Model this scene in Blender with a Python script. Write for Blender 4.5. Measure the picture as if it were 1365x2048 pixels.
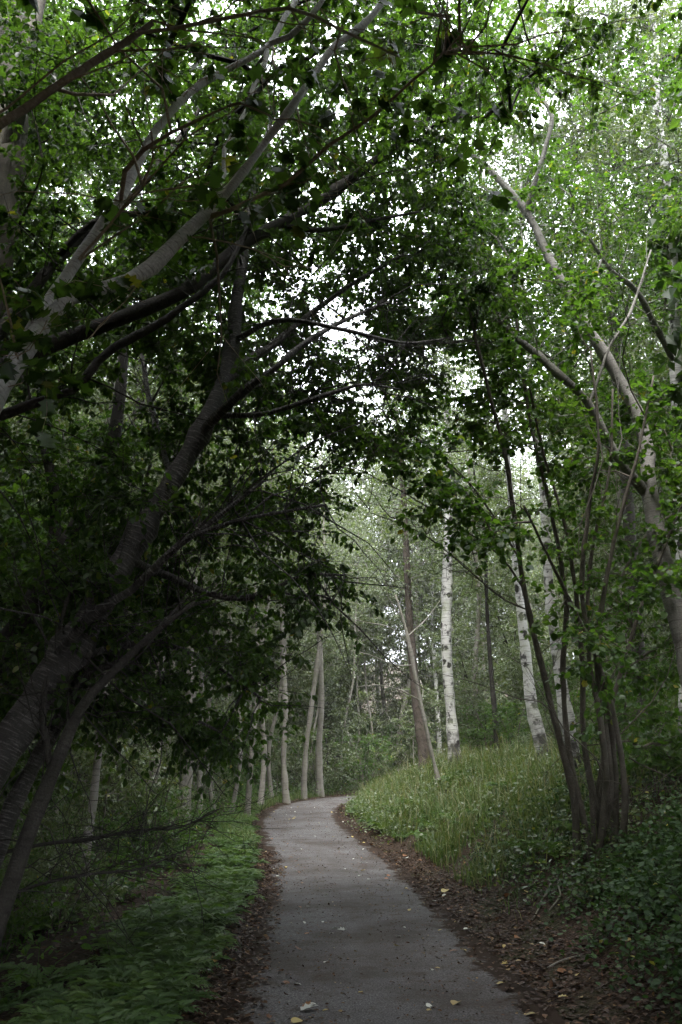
import bpy, math, numpy as np
from mathutils import Vector, Matrix

# ------------------------------------------------------------------ clear
for o in list(bpy.data.objects):
    bpy.data.objects.remove(o, do_unlink=True)
SC = bpy.context.scene
COL = SC.collection
rng = np.random.default_rng(7)
R = math.radians

# ------------------------------------------------------------------ camera
FPX, PW, PH = 1700.0, 1365.0, 2048.0          # focal length and frame in photograph pixels
CAMZ = 1.6
PITCH = math.atan((1550 - 1024) / FPX)
cd = bpy.data.cameras.new('camera')
cd.sensor_fit = 'VERTICAL'; cd.sensor_height = 36; cd.sensor_width = 24
cd.lens = FPX / PH * 36
cd.clip_start = 0.05; cd.clip_end = 600
cam = bpy.data.objects.new('camera', cd); COL.objects.link(cam)
cam.location = (0, 0, CAMZ); cam.rotation_euler = (R(90) + PITCH, 0, 0)
SC.camera = cam

# ------------------------------------------------------------------ world, sun, exposure
SUN_EL, SUN_AZ = R(68), R(190)                   # azimuth clockwise from +Y
W = bpy.data.worlds.new('World'); SC.world = W; W.use_nodes = True
nt = W.node_tree; nt.nodes.clear()
sky = nt.nodes.new('ShaderNodeTexSky'); sky.sky_type = 'NISHITA'; sky.sun_disc = False
sky.sun_elevation = SUN_EL; sky.sun_rotation = SUN_AZ
sky.dust_density = 5.0; sky.air_density = 1.0
mixc = nt.nodes.new('ShaderNodeMix'); mixc.data_type = 'RGBA'
mixc.inputs[0].default_value = 0.8               # cloud layer over the clear sky
mixc.inputs[7].default_value = (10.2, 10.6, 11.3, 1)
bg = nt.nodes.new('ShaderNodeBackground'); bg.inputs['Strength'].default_value = 0.14
wo = nt.nodes.new('ShaderNodeOutputWorld')
nt.links.new(sky.outputs[0], mixc.inputs[6]); nt.links.new(mixc.outputs[2], bg.inputs[0])
nt.links.new(bg.outputs[0], wo.inputs[0])
sl = bpy.data.lights.new('sun', 'SUN'); sl.energy = 1.5; sl.angle = R(25); sl.color = (1, 0.985, 0.96)
so = bpy.data.objects.new('sun', sl); COL.objects.link(so)
sd = Vector((math.sin(SUN_AZ) * math.cos(SUN_EL), math.cos(SUN_AZ) * math.cos(SUN_EL), math.sin(SUN_EL)))
so.rotation_euler = sd.to_track_quat('Z', 'Y').to_euler(); so.location = (0, 0, 60)
SC.view_settings.view_transform = 'Standard'; SC.view_settings.look = 'None'
SC.view_settings.gamma = 1; SC.view_settings.exposure = 2.58
SC.render.engine = 'CYCLES'
cy = SC.cycles
cy.use_denoising = True; cy.denoiser = 'OPENIMAGEDENOISE'
cy.max_bounces = 9; cy.diffuse_bounces = 5; cy.glossy_bounces = 2; cy.transmission_bounces = 6
cy.caustics_reflective = False; cy.caustics_refractive = False
cy.use_adaptive_sampling = True; cy.adaptive_threshold = 0.01

# ------------------------------------------------------------------ helpers
_s, _c = math.sin(PITCH), math.cos(PITCH)
def at(px, py, Y):
    """point of the place at depth Y that the camera sees at photograph pixel px,py"""
    u = (px - PW / 2) / FPX; w = (PH / 2 - py) / FPX
    dy = _c - w * _s; dz = _s + w * _c
    return np.array([u / dy * Y, Y, CAMZ + dz / dy * Y])
def proj(P):
    P = np.atleast_2d(P); x = P[:, 0]; y = P[:, 1]; z = P[:, 2] - CAMZ
    f = y * _c + z * _s; up = -y * _s + z * _c
    f = np.where(f < .05, .05, f)
    return PW / 2 + FPX * x / f, PH / 2 - FPX * up / f, f
def nrm(a):
    return a / (np.linalg.norm(a, axis=-1, keepdims=True) + 1e-9)

def mk_mesh(name, V, quads=None, tris=None, uv=None, tint=None, mats=(), smooth=False):
    me = bpy.data.meshes.new(name)
    V = np.asarray(V, dtype=np.float32)
    idx = []; starts = []; tot = 0; pol = 0
    lens = []
    if quads is not None and len(quads):
        q = np.asarray(quads, dtype=np.int32); idx.append(q.ravel()); lens.append(np.full(len(q), 4, np.int32))
    if tris is not None and len(tris):
        t = np.asarray(tris, dtype=np.int32); idx.append(t.ravel()); lens.append(np.full(len(t), 3, np.int32))
    idx = np.concatenate(idx); lens = np.concatenate(lens)
    st = np.concatenate([[0], np.cumsum(lens)[:-1]]).astype(np.int32)
    me.vertices.add(len(V)); me.vertices.foreach_set('co', V.ravel())
    me.loops.add(len(idx)); me.loops.foreach_set('vertex_index', idx)
    me.polygons.add(len(lens)); me.polygons.foreach_set('loop_start', st)
    try: me.polygons.foreach_set('loop_total', lens)
    except Exception: pass
    me.polygons.foreach_set('use_smooth', np.full(len(lens), smooth, dtype=bool))
    if uv is not None:
        l = me.uv_layers.new(name='UVMap'); l.data.foreach_set('uv', np.asarray(uv, np.float32)[idx].ravel())
    if tint is not None:
        a = me.attributes.new('tint', 'FLOAT', 'POINT'); a.data.foreach_set('value', np.asarray(tint, np.float32))
    for m in mats: me.materials.append(m)
    me.update(calc_edges=True)
    return me

def tag(o, label=None, cat=None, group=None, kind=None):
    if label: o['label'] = label
    if cat: o['category'] = cat
    if group: o['group'] = group
    if kind: o['kind'] = kind
    return o
def obj(name, me, parent=None, loc=None):
    o = bpy.data.objects.new(name, me); COL.objects.link(o)
    if parent is not None: o.parent = parent
    if loc is not None: o.location = loc
    return o
def thing(name, label, cat, loc, group=None):
    o = bpy.data.objects.new(name, None); COL.objects.link(o); o.location = tuple(float(v) for v in loc)
    o.empty_display_size = .3
    return tag(o, label, cat, group)

class Acc:
    """collects quads / tris into one mesh"""
    def __init__(s): s.V = []; s.Q = []; s.T = []; s.U = []; s.t = []; s.n = 0
    def add(s, V, Q=None, T=None, uv=None, tint=None):
        s.V.append(V)
        if Q is not None and len(Q): s.Q.append(np.asarray(Q) + s.n)
        if T is not None and len(T): s.T.append(np.asarray(T) + s.n)
        s.U.append(uv if uv is not None else np.zeros((len(V), 2)))
        s.t.append(tint if tint is not None else np.full(len(V), .5))
        s.n += len(V)
    def mesh(s, name, mats, off=(0, 0, 0), smooth=True):
        V = np.concatenate(s.V) - np.asarray(off)
        return mk_mesh(name, V, np.concatenate(s.Q) if s.Q else None, np.concatenate(s.T) if s.T else None,
                       np.concatenate(s.U), np.concatenate(s.t), mats, smooth)

def catmull(P, n):
    """smooth resample of a polyline with any number of columns"""
    P = np.asarray(P, float)
    if len(P) < 3:
        t = np.linspace(0, 1, n)[:, None]; return P[0] * (1 - t) + P[-1] * t
    Q = np.vstack([2 * P[0] - P[1], P, 2 * P[-1] - P[-2]])
    seg = np.linalg.norm(np.diff(P[:, :3], axis=0), axis=1) + 1e-6
    s = np.concatenate([[0], np.cumsum(seg)]); x = np.linspace(0, s[-1], n)
    i = np.clip(np.searchsorted(s, x, side='right') - 1, 0, len(P) - 2)
    t = ((x - s[i]) / seg[i])[:, None]
    a, b, c, d = Q[i], Q[i + 1], Q[i + 2], Q[i + 3]
    return .5 * (2 * b + (c - a) * t + (2 * a - 5 * b + 4 * c - d) * t ** 2 + (3 * b - a - 3 * c + d) * t ** 3)

def tube(acc, P, rad, k=6, lumpy=0.0, cap=True, tint=.5):
    P = np.asarray(P, float); rad = np.broadcast_to(np.asarray(rad, float), (len(P),)); n = len(P)
    T = nrm(np.gradient(P, axis=0)); m = nrm(T.mean(0))
    ref = np.array([1., 0, 0]) if abs(m[0]) < .6 else np.array([0, 1., 0])
    A = nrm(np.cross(T, ref)); B = np.cross(T, A)
    th = np.arange(k + 1) / k * 2 * math.pi
    rr = np.repeat(rad[:, None], k + 1, 1)
    if lumpy:
        ph = rng.random(4) * 6.28
        s = np.arange(n)[:, None] * .55
        rr = rr * (1 + lumpy * (np.sin(2 * th[None] + s * .4 + ph[0]) * .6 + np.sin(3 * th[None] - s * .7 + ph[1]) * .45 + np.sin(s * 1.3 + ph[2]) * .4))
    V = P[:, None] + rr[..., None] * (A[:, None] * np.cos(th)[None, :, None] + B[:, None] * np.sin(th)[None, :, None])
    L = np.concatenate([[0], np.cumsum(np.linalg.norm(np.diff(P, axis=0), axis=1))])
    uv = np.stack([np.broadcast_to(th / 6.2832 * 6.2832 * rad.mean(), (n, k + 1)), np.repeat(L[:, None], k + 1, 1)], -1)
    i = np.arange(n - 1)[:, None] * (k + 1) + np.arange(k)[None]
    Q = np.stack([i, i + 1, i + k + 2, i + k + 1], -1).reshape(-1, 4)
    Tt = None
    if cap:
        e = (n - 1) * (k + 1); Tt = [[e, e + j, e + j + 1] for j in range(1, k - 1)]
    acc.add(V.reshape(-1, 3), Q, Tt, uv.reshape(-1, 2), np.full(n * (k + 1), tint))

# ------------------------------------------------------------------ materials
def mat(name):
    m = bpy.data.materials.new(name); m.use_nodes = True
    t = m.node_tree; t.nodes.clear(); out = t.nodes.new('ShaderNodeOutputMaterial')
    return m, t, out
def nod(t, typ, **kw):
    n = t.nodes.new(typ)
    for k, v in kw.items():
        if k.startswith('i_'):
            n.inputs[int(k[2:])].default_value = v
        else: setattr(n, k, v)
    return n
def ramp(t, src, stops, interp='LINEAR'):
    r = t.nodes.new('ShaderNodeValToRGB'); r.color_ramp.interpolation = interp
    el = r.color_ramp.elements
    while len(el) < len(stops): el.new(.5)
    for e, (p, c) in zip(el, stops):
        e.position = p; e.color = (c[0], c[1], c[2], 1) if isinstance(c, tuple) else (c, c, c, 1)
    t.links.new(src, r.inputs[0]); return r
def mixrgb(t, f, a, b, mode='MIX'):
    n = t.nodes.new('ShaderNodeMix'); n.data_type = 'RGBA'; n.blend_type = mode
    for s, i in ((f, 0), (a, 6), (b, 7)):
        if hasattr(s, 'is_linked'): t.links.new(s, n.inputs[i])
        else: n.inputs[i].default_value = s if i == 0 else (*s, 1)
    return n.outputs[2]

def leaf_mat(name, stops, trans=.35, rough=.42, spec=.5, obj_rand=False, tcol=(1.6, 1.75, .55)):
    m, t, out = mat(name)
    if obj_rand:
        src = nod(t, 'ShaderNodeObjectInfo').outputs['Random']
    else:
        src = nod(t, 'ShaderNodeAttribute', attribute_name='tint').outputs['Fac']
    c = ramp(t, src, stops)
    geo = nod(t, 'ShaderNodeTexCoord'); nz = nod(t, 'ShaderNodeTexNoise'); nz.inputs['Scale'].default_value = 60
    t.links.new(geo.outputs['Object'], nz.inputs['Vector'])
    v = ramp(t, nz.outputs[0], [(.3, .8), (.7, 1.15)])
    col = mixrgb(t, 1.0, c.outputs[0], v.outputs[0], 'MULTIPLY')
    p = nod(t, 'ShaderNodeBsdfPrincipled'); p.inputs['Roughness'].default_value = rough
    p.inputs['Specular IOR Level'].default_value = spec
    t.links.new(col, p.inputs['Base Color'])
    tr = nod(t, 'ShaderNodeBsdfTranslucent'); tc = mixrgb(t, 1.0, col, tcol, 'MULTIPLY')
    t.links.new(tc, tr.inputs[0])
    mx = nod(t, 'ShaderNodeMixShader'); mx.inputs[0].default_value = trans
    t.links.new(p.outputs[0], mx.inputs[1]); t.links.new(tr.outputs[0], mx.inputs[2])
    t.links.new(mx.outputs[0], out.inputs[0])
    return m

def bark_mat(name, base, dark, light, lent=.5, lent_scale=(4, 60), rough=.85, bump=.4, peel=0.0):
    m, t, out = mat(name)
    uv = nod(t, 'ShaderNodeUVMap'); uv.uv_map = 'UVMap'
    tc = nod(t, 'ShaderNodeTexCoord')
    mp = nod(t, 'ShaderNodeMapping'); mp.inputs['Scale'].default_value = (lent_scale[0], lent_scale[1], 1)
    t.links.new(uv.outputs[0], mp.inputs[0])
    n1 = nod(t, 'ShaderNodeTexNoise'); n1.inputs['Scale'].default_value = 1.0; n1.inputs['Detail'].default_value = 3
    t.links.new(mp.outputs[0], n1.inputs['Vector'])
    n2 = nod(t, 'ShaderNodeTexNoise'); n2.inputs['Scale'].default_value = 4.0; n2.inputs['Detail'].default_value = 4
    t.links.new(tc.outputs['Object'], n2.inputs['Vector'])
    n3 = nod(t, 'ShaderNodeTexNoise'); n3.inputs['Scale'].default_value = 70.0; n3.inputs['Detail'].default_value = 3
    t.links.new(tc.outputs['Object'], n3.inputs['Vector'])
    c1 = mixrgb(t, ramp(t, n2.outputs[0], [(.35, 0.), (.65, 1.)]).outputs[0], base, light)
    c2 = mixrgb(t, ramp(t, n1.outputs[0], [(.52, 0.), (.66, lent)]).outputs[0], c1, dark)
    c3 = mixrgb(t, ramp(t, n3.outputs[0], [(.4, .55), (.7, 0.)]).outputs[0], c2, tuple(v * .55 for v in base))
    if peel:
        sv = nod(t, 'ShaderNodeSeparateXYZ'); t.links.new(uv.outputs[0], sv.inputs[0])
        vm = nod(t, 'ShaderNodeMapping'); vm.inputs['Scale'].default_value = (4.5, 2.6, 1)
        dn = nod(t, 'ShaderNodeTexNoise'); dn.inputs['Scale'].default_value = 9; t.links.new(uv.outputs[0], dn.inputs['Vector'])
        dv = nod(t, 'ShaderNodeVectorMath', operation='MULTIPLY_ADD'); t.links.new(dn.outputs['Color'], dv.inputs[0]); dv.inputs[1].default_value = (.16, .16, 0)
        t.links.new(uv.outputs[0], dv.inputs[2]); t.links.new(dv.outputs[0], vm.inputs[0])
        vs = nod(t, 'ShaderNodeTexVoronoi'); vs.inputs['Scale'].default_value = 1.0; t.links.new(vm.outputs[0], vs.inputs['Vector'])
        c3 = mixrgb(t, ramp(t, vs.outputs['Distance'], [(.24, 1.), (.30, 0.)]).outputs[0], c3, dark)
        fo = nod(t, 'ShaderNodeMath', operation='MULTIPLY_ADD'); t.links.new(n2.outputs[0], fo.inputs[0]); fo.inputs[1].default_value = 4.2; t.links.new(sv.outputs[1], fo.inputs[2])
        fm = nod(t, 'ShaderNodeMath', operation='MULTIPLY'); t.links.new(fo.outputs[0], fm.inputs[0]); fm.inputs[1].default_value = .2
        c3 = mixrgb(t, ramp(t, fm.outputs[0], [(.50, .92), (.66, 0.)]).outputs[0], c3, tuple(v * 1.3 for v in dark))
        mp2 = nod(t, 'ShaderNodeMapping'); mp2.inputs['Scale'].default_value = (5, 2.2, 1)
        t.links.new(uv.outputs[0], mp2.inputs[0])
        n4 = nod(t, 'ShaderNodeTexNoise'); n4.inputs['Scale'].default_value = 1.0; n4.inputs['Detail'].default_value = 6
        n4.inputs['Roughness'].default_value = .65
        t.links.new(mp2.outputs[0], n4.inputs['Vector'])
        c3 = mixrgb(t, ramp(t, n4.outputs[0], [(.54, 0.), (.60, peel)]).outputs[0], c3, dark)
    al = nod(t, 'ShaderNodeTexNoise'); al.inputs['Scale'].default_value = 1.7; al.inputs['Detail'].default_value = 7; al.inputs['Roughness'].default_value = .7
    t.links.new(tc.outputs['Object'], al.inputs['Vector'])
    c3 = mixrgb(t, ramp(t, al.outputs[0], [(.5, 0.), (.68, .6)]).outputs[0], c3, tuple(b_ * w_ for b_, w_ in zip(base, (.62, .72, .45))))
    p = nod(t, 'ShaderNodeBsdfPrincipled'); p.inputs['Roughness'].default_value = rough
    p.inputs['Specular IOR Level'].default_value = .25
    t.links.new(c3, p.inputs['Base Color'])
    ad = nod(t, 'ShaderNodeMath', operation='ADD'); t.links.new(n1.outputs[0], ad.inputs[0]); t.links.new(n3.outputs[0], ad.inputs[1])
    b = nod(t, 'ShaderNodeBump'); b.inputs['Strength'].default_value = bump; b.inputs['Distance'].default_value = .01
    t.links.new(ad.outputs[0], b.inputs['Height']); t.links.new(b.outputs[0], p.inputs['Normal'])
    t.links.new(p.outputs[0], out.inputs[0])
    return m

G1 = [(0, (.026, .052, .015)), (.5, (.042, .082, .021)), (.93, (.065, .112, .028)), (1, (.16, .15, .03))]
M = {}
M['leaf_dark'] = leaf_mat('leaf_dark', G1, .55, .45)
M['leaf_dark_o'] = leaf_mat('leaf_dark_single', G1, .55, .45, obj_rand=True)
G2 = [(0, (.030, .065, .016)), (.5, (.05, .10, .022)), (.95, (.075, .13, .03)), (1, (.2, .18, .04))]
M['leaf_mid'] = leaf_mat('leaf_mid', G2, .55, .45)
M['leaf_mid_o'] = leaf_mat('leaf_mid_single', G2, .55, .45, obj_rand=True)
G3 = [(0, (.065, .095, .04)), (.5, (.09, .125, .05)), (.97, (.125, .15, .065)), (1, (.2, .19, .06))]
M['leaf_birch'] = leaf_mat('leaf_birch', G3, .4, .36, .75)
M['leaf_birch_o'] = leaf_mat('leaf_birch_single', G3, .38, .42, .6, obj_rand=True)
G4 = [(0, (.07, .095, .05)), (.5, (.095, .125, .062)), (1, (.13, .155, .085))]
M['leaf_far'] = leaf_mat('leaf_far', G4, .38, .36, .75)
G5 = [(0, (.042, .078, .026)), (.5, (.065, .115, .036)), (1, (.10, .15, .05))]
M['fern'] = leaf_mat('fern', G5, .35, .55, .35)
M['bramble'] = leaf_mat('bramble', [(0, (.02, .045, .016)), (.6, (.035, .07, .024)), (.96, (.06, .10, .03)), (1, (.2, .19, .04))], .3, .6, .3)
M['grass'] = leaf_mat('grass', [(0, (.04, .08, .02)), (.6, (.075, .115, .035)), (1, (.17, .165, .085))], .3, .5, .3)
DEAD = [(0, (.025, .014, .009)), (.5, (.055, .029, .015)), (.8, (.12, .06, .027)), (.9, (.20, .13, .05)), (1, (.30, .26, .16))]
M['litter'] = leaf_mat('litter', DEAD, .12, .6, .3, tcol=(1, 1, 1))
M['leaf_yellow'] = leaf_mat('leaf_yellow', [(0, (.30, .22, .06)), (1, (.42, .33, .10))], .15, .5, .3, obj_rand=True, tcol=(1, 1, 1))
M['leaf_brown'] = leaf_mat('leaf_brown', [(0, (.12, .05, .02)), (1, (.24, .11, .045))], .12, .55, .3, obj_rand=True, tcol=(1, 1, 1))
M['leaf_pale'] = leaf_mat('leaf_pale', [(0, (.42, .42, .38)), (1, (.55, .55, .48))], .15, .5, .3, obj_rand=True, tcol=(1, 1, 1))
M['bark_silver'] = bark_mat('bark_silver', (.60, .59, .57), (.16, .15, .13), (.74, .73, .71), .75, (12, 70), .7)
M['bark_tan'] = bark_mat('bark_tan', (.42, .36, .28), (.14, .105, .08), (.56, .51, .43), .5, (10, 60), .75)
M['bark_twig'] = bark_mat('bark_twig', (.34, .25, .17), (.12, .085, .055), (.46, .37, .28), .5, (10, 60), .75)
M['bark_cherry'] = bark_mat('bark_cherry', (.040, .036, .033), (.24, .225, .21), (.085, .078, .072), .85, (9, 58), .6, 1.0)
M['bark_dark'] = bark_mat('bark_dark', (.035, .031, .027), (.013, .011, .01), (.07, .064, .055), .6, (12, 25), .9, .8)
M['bark_hazel'] = bark_mat('bark_hazel', (.088, .076, .06), (.028, .024, .019), (.165, .147, .118), .5, (30, 8), .8, .5)
M['bark_birch'] = bark_mat('bark_birch', (.48, .465, .435), (.025, .022, .02), (.62, .605, .57), .8, (3, 28), .75, .5, .9)
M['bark_lean'] = bark_mat('bark_lean', (.18, .168, .15), (.045, .04, .034), (.32, .305, .28), .7, (4, 45), .75, .5)
M['bark_pale'] = bark_mat('bark_pale', (.20, .185, .155), (.06, .052, .044), (.29, .27, .235), .5, (4, 14), .8, .4)
M['bark_pine'] = bark_mat('bark_pine', (.085, .068, .058), (.03, .025, .021), (.15, .12, .10), .8, (18, 9), .9, 1.0)

# ------------------------------------------------------------------ path and terrain shape
CL = catmull(np.array([[.36, -14, 0], [.42, -6, 0], [.38, 0, 0], [.33, 5.4, 0], [.22, 9, 0], [.04, 13.5, 0], [-.22, 17, 0], [-.72, 21, 0], [-1.10, 24.5, 0],
     [-1.26, 29, 0], [-.85, 34, 0], [.5, 38.5, 0], [3, 42, 0], [7.5, 45, 0], [14, 47, 0], [24, 48, 0]]), 220)[:, :2]
HALF = 1.26
def zp(Y):
    return np.interp(Y, [-20, 10, 14, 17, 20, 24, 29, 35, 40, 52, 75, 150], [0, 0, .03, .09, .19, .33, .46, .6, .7, 1.0, 4.5, 20.0])
_T = nrm(np.gradient(CL, axis=0))
def sdist(x, y):
    """distance outside the asphalt edge, and side (+1 right, -1 left)"""
    x = np.asarray(x, float).ravel(); y = np.asarray(y, float).ravel()
    D = np.empty(len(x)); S = np.empty(len(x))
    for a in range(0, len(x), 20000):
        b = slice(a, a + 20000)
        dx = x[b, None] - CL[None, :, 0]; dy = y[b, None] - CL[None, :, 1]
        q = dx * dx + dy * dy; i = q.argmin(1); r = np.arange(len(i))
        ex, ey = dx[r, i], dy[r, i]; tx, ty = _T[i, 0], _T[i, 1]
        perp = ex * ty - ey * tx
        S[b] = np.where(perp > 0, 1, -1); D[b] = np.sqrt(q[r, i]) - HALF
        inner = np.abs(perp) < 3
        D[b] = np.where(inner & (q[r, i] < 9), np.abs(perp) - HALF, D[b])
    return D, S
def hills(x, y):
    return .05 * np.sin(x * 1.7 + y * .6) + .05 * np.sin(y * 1.3 - x * .8 + 1) + .03 * np.sin(x * 4.1 + 2) * np.sin(y * 3.7)
def gh(x, y):
    x = np.asarray(x, float).ravel(); y = np.asarray(y, float).ravel()
    d, s = sdist(x, y)
    hr = np.interp(d, [-2, -.25, -.05, .3, .6, 1.4, 2.8, 5, 10, 40], [-.06, -.06, .0, .04, .16, .74, 1.55, 2.2, 2.8, 4.5])
    hr = hr * np.interp(y, [-5, 12, 20, 30, 40, 60], [1, 1, .88, .8, .5, .4])
    hl = np.interp(d, [-2, -.25, -.05, .3, 1.2, 3, 8, 40], [-.06, -.06, .0, .03, .05, -.12, -.3, .4])
    w = np.clip((d - .15) / 1.0, 0, 1)
    return zp(y) + np.where(s > 0, hr, hl) + hills(x, y) * w

# ground sheet: finer near the camera
gx = np.concatenate([-np.geomspace(14, 260, 22)[::-1], np.linspace(-13.8, 13.8, 140), np.geomspace(14, 260, 22)])
gy = np.concatenate([-np.geomspace(14, 200, 14)[::-1], np.linspace(-13.5, 3, 30), np.linspace(3.2, 50, 250), np.geomspace(51, 340, 28)])
X, Y = np.meshgrid(gx, gy); Z = gh(X, Y).reshape(X.shape)
nx, ny = len(gx), len(gy)
i = np.arange(ny - 1)[:, None] * nx + np.arange(nx - 1)[None]
Q = np.stack([i, i + 1, i + nx + 1, i + nx], -1).reshape(-1, 4)
m, t, out = mat('soil')
tc = nod(t, 'ShaderNodeTexCoord')
n1 = nod(t, 'ShaderNodeTexNoise'); n1.inputs['Scale'].default_value = 1.3; n1.inputs['Detail'].default_value = 5
n2 = nod(t, 'ShaderNodeTexNoise'); n2.inputs['Scale'].default_value = 26; n2.inputs['Detail'].default_value = 6
v1 = nod(t, 'ShaderNodeTexVoronoi'); v1.inputs['Scale'].default_value = 30
for n in (n1, n2, v1): t.links.new(tc.outputs['Object'], n.inputs['Vector'])
c0 = ramp(t, n2.outputs[0], [(.3, (.012, .009, .006)), (.55, (.035, .022, .014)), (.75, (.07, .045, .026))]).outputs[0]
c1 = mixrgb(t, ramp(t, n1.outputs[0], [(.5, 0.), (.65, .6)]).outputs[0], c0, (.025, .035, .012))
p = nod(t, 'ShaderNodeBsdfPrincipled'); p.inputs['Roughness'].default_value = .95; p.inputs['Specular IOR Level'].default_value = .15
t.links.new(c1, p.inputs['Base Color'])
b = nod(t, 'ShaderNodeBump'); b.inputs['Strength'].default_value = .8; b.inputs['Distance'].default_value = .03
t.links.new(v1.outputs[0], b.inputs['Height']); t.links.new(b.outputs[0], p.inputs['Normal'])
t.links.new(p.outputs[0], out.inputs[0]); M['soil'] = m
tag(obj('ground', mk_mesh('ground', np.stack([X, Y, Z], -1).reshape(-1, 3), Q, mats=[m], smooth=True)), kind='structure')

# asphalt strip
m, t, out = mat('asphalt')
tc = nod(t, 'ShaderNodeTexCoord')
def nz(scale, det=4, rgh=.5):
    n = nod(t, 'ShaderNodeTexNoise'); n.inputs['Scale'].default_value = scale; n.inputs['Detail'].default_value = det; n.inputs['Roughness'].default_value = rgh
    t.links.new(tc.outputs['Object'], n.inputs['Vector']); return n.outputs[0]
vo = nod(t, 'ShaderNodeTexVoronoi'); vo.inputs['Scale'].default_value = 90; t.links.new(tc.outputs['Object'], vo.inputs['Vector'])
a0 = ramp(t, nz(75, 4, .75), [(.34, (.035, .033, .034)), (.5, (.088, .085, .086)), (.66, (.21, .204, .20))]).outputs[0]
a1 = mixrgb(t, ramp(t, vo.outputs['Color'], [(.75, 0.), (.95, .55)]).outputs[0], a0, (.2, .195, .185))
a2 = mixrgb(t, ramp(t, nz(.8, 6, .65), [(.40, 0.), (.62, .7)]).outputs[0], a1, (.045, .037, .032))
a3 = mixrgb(t, ramp(t, nz(4, 6, .75), [(.5, 0.), (.7, .65)]).outputs[0], a2, (.05, .032, .022))
# dirt swept to the edges, by distance from the edge (uv x = metres across)
uvn = nod(t, 'ShaderNodeUVMap'); uvn.uv_map = 'UVMap'
sx = nod(t, 'ShaderNodeSeparateXYZ'); t.links.new(uvn.outputs[0], sx.inputs[0])
ab = nod(t, 'ShaderNodeMath', operation='ABSOLUTE'); t.links.new(sx.outputs[0], ab.inputs[0])
jt = nod(t, 'ShaderNodeMath', operation='MULTIPLY_ADD'); t.links.new(nz(3, 6, .7), jt.inputs[0]); jt.inputs[1].default_value = .9; jt.inputs[2].default_value = -.45
ad = nod(t, 'ShaderNodeMath', operation='ADD'); t.links.new(ab.outputs[0], ad.inputs[0]); t.links.new(jt.outputs[0], ad.inputs[1])
a4 = mixrgb(t, ramp(t, ad.outputs[0], [(.95, 0.), (1.42, .95)]).outputs[0], a3, (.028, .018, .012))
p = nod(t, 'ShaderNodeBsdfPrincipled'); p.inputs['Roughness'].default_value = .95; p.inputs['Specular IOR Level'].default_value = .08
t.links.new(a4, p.inputs['Base Color'])
b = nod(t, 'ShaderNodeBump'); b.inputs['Strength'].default_value = .5; b.inputs['Distance'].default_value = .004
t.links.new(vo.outputs[0], b.inputs['Height']); t.links.new(b.outputs[0], p.inputs['Normal'])
t.links.new(p.outputs[0], out.inputs[0]); M['asphalt'] = m
C4 = catmull(np.c_[CL, np.zeros(len(CL))], 500)[:, :2]; T4 = nrm(np.gradient(C4, axis=0)); N4 = np.c_[T4[:, 1], -T4[:, 0]]
S4 = np.concatenate([[0], np.cumsum(np.linalg.norm(np.diff(C4, axis=0), axis=1))])
offs = np.array([-1.26, -1.24, -.85, -.4, 0, .4, .85, 1.24, 1.26]); V = []; UV = []
for j, o_ in enumerate(offs):
    wob = (.05 * np.sin(S4 * 2.1 + j // 4) + .04 * np.sin(S4 * 5.3 + j // 4 * 2)) if abs(o_) > 1 else 0
    pp = C4 + N4 * (o_ + np.sign(o_) * wob)[:, None] if not np.isscalar(wob) else C4 + N4 * o_
    zz = zp(C4[:, 1]) + .012 - .012 * (o_ / 1.26) ** 2 - (.05 if abs(o_) > 1.25 else 0)
    V.append(np.c_[pp, zz]); UV.append(np.c_[np.full(len(S4), o_), S4])
V = np.stack(V, 1); UV = np.stack(UV, 1); k = len(offs)
i = np.arange(len(S4) - 1)[:, None] * k + np.arange(k - 1)[None]
Q = np.stack([i, i + 1, i + k + 1, i + k], -1).reshape(-1, 4)
tag(obj('path', mk_mesh('path', V.reshape(-1, 3), Q, uv=UV.reshape(-1, 2), mats=[m], smooth=True)), kind='structure')

# ------------------------------------------------------------------ leaves
# template: x across, y along, z normal
LEAF6 = (np.array([[0, 0, 0], [.30, .28, .07], [.27, .66, .06], [0, 1.0, -.10], [-.27, .66, .06], [-.30, .28, .07]]),
         np.array([[0, 1, 2, 3], [0, 3, 4, 5]]))
LEAFR = (np.array([[0, 0, 0], [.42, .30, .06], [.38, .70, .03], [0, 1.0, -.08], [-.38, .70, .03], [-.42, .30, .06]]),
         np.array([[0, 1, 2, 3], [0, 3, 4, 5]]))
LEAF4 = (np.array([[0, 0, 0], [.36, .42, .06], [0, 1.0, -.04], [-.36, .42, .06]]), np.array([[0, 1, 2, 3]]))

def leaf_frames(D, Nrm):
    D = nrm(D); X_ = nrm(np.cross(D, Nrm)); N_ = np.cross(X_, D); return X_, D, N_
def leaf_batch(acc, P, D, N, S, tint, tpl):
    if len(P) == 0: return
    X_, D, N_ = leaf_frames(D, N); T_, F_ = tpl; m_ = len(T_)
    V = P[:, None] + S[:, None, None] * (T_[None, :, 0, None] * X_[:, None] + T_[None, :, 1, None] * D[:, None] + T_[None, :, 2, None] * N_[:, None])
    Qs = (np.arange(len(P))[:, None, None] * m_ + F_[None]).reshape(-1, F_.shape[1])
    acc.add(V.reshape(-1, 3), Q=Qs if F_.shape[1] == 4 else None, T=Qs if F_.shape[1] == 3 else None, tint=np.repeat(tint, m_))

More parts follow.
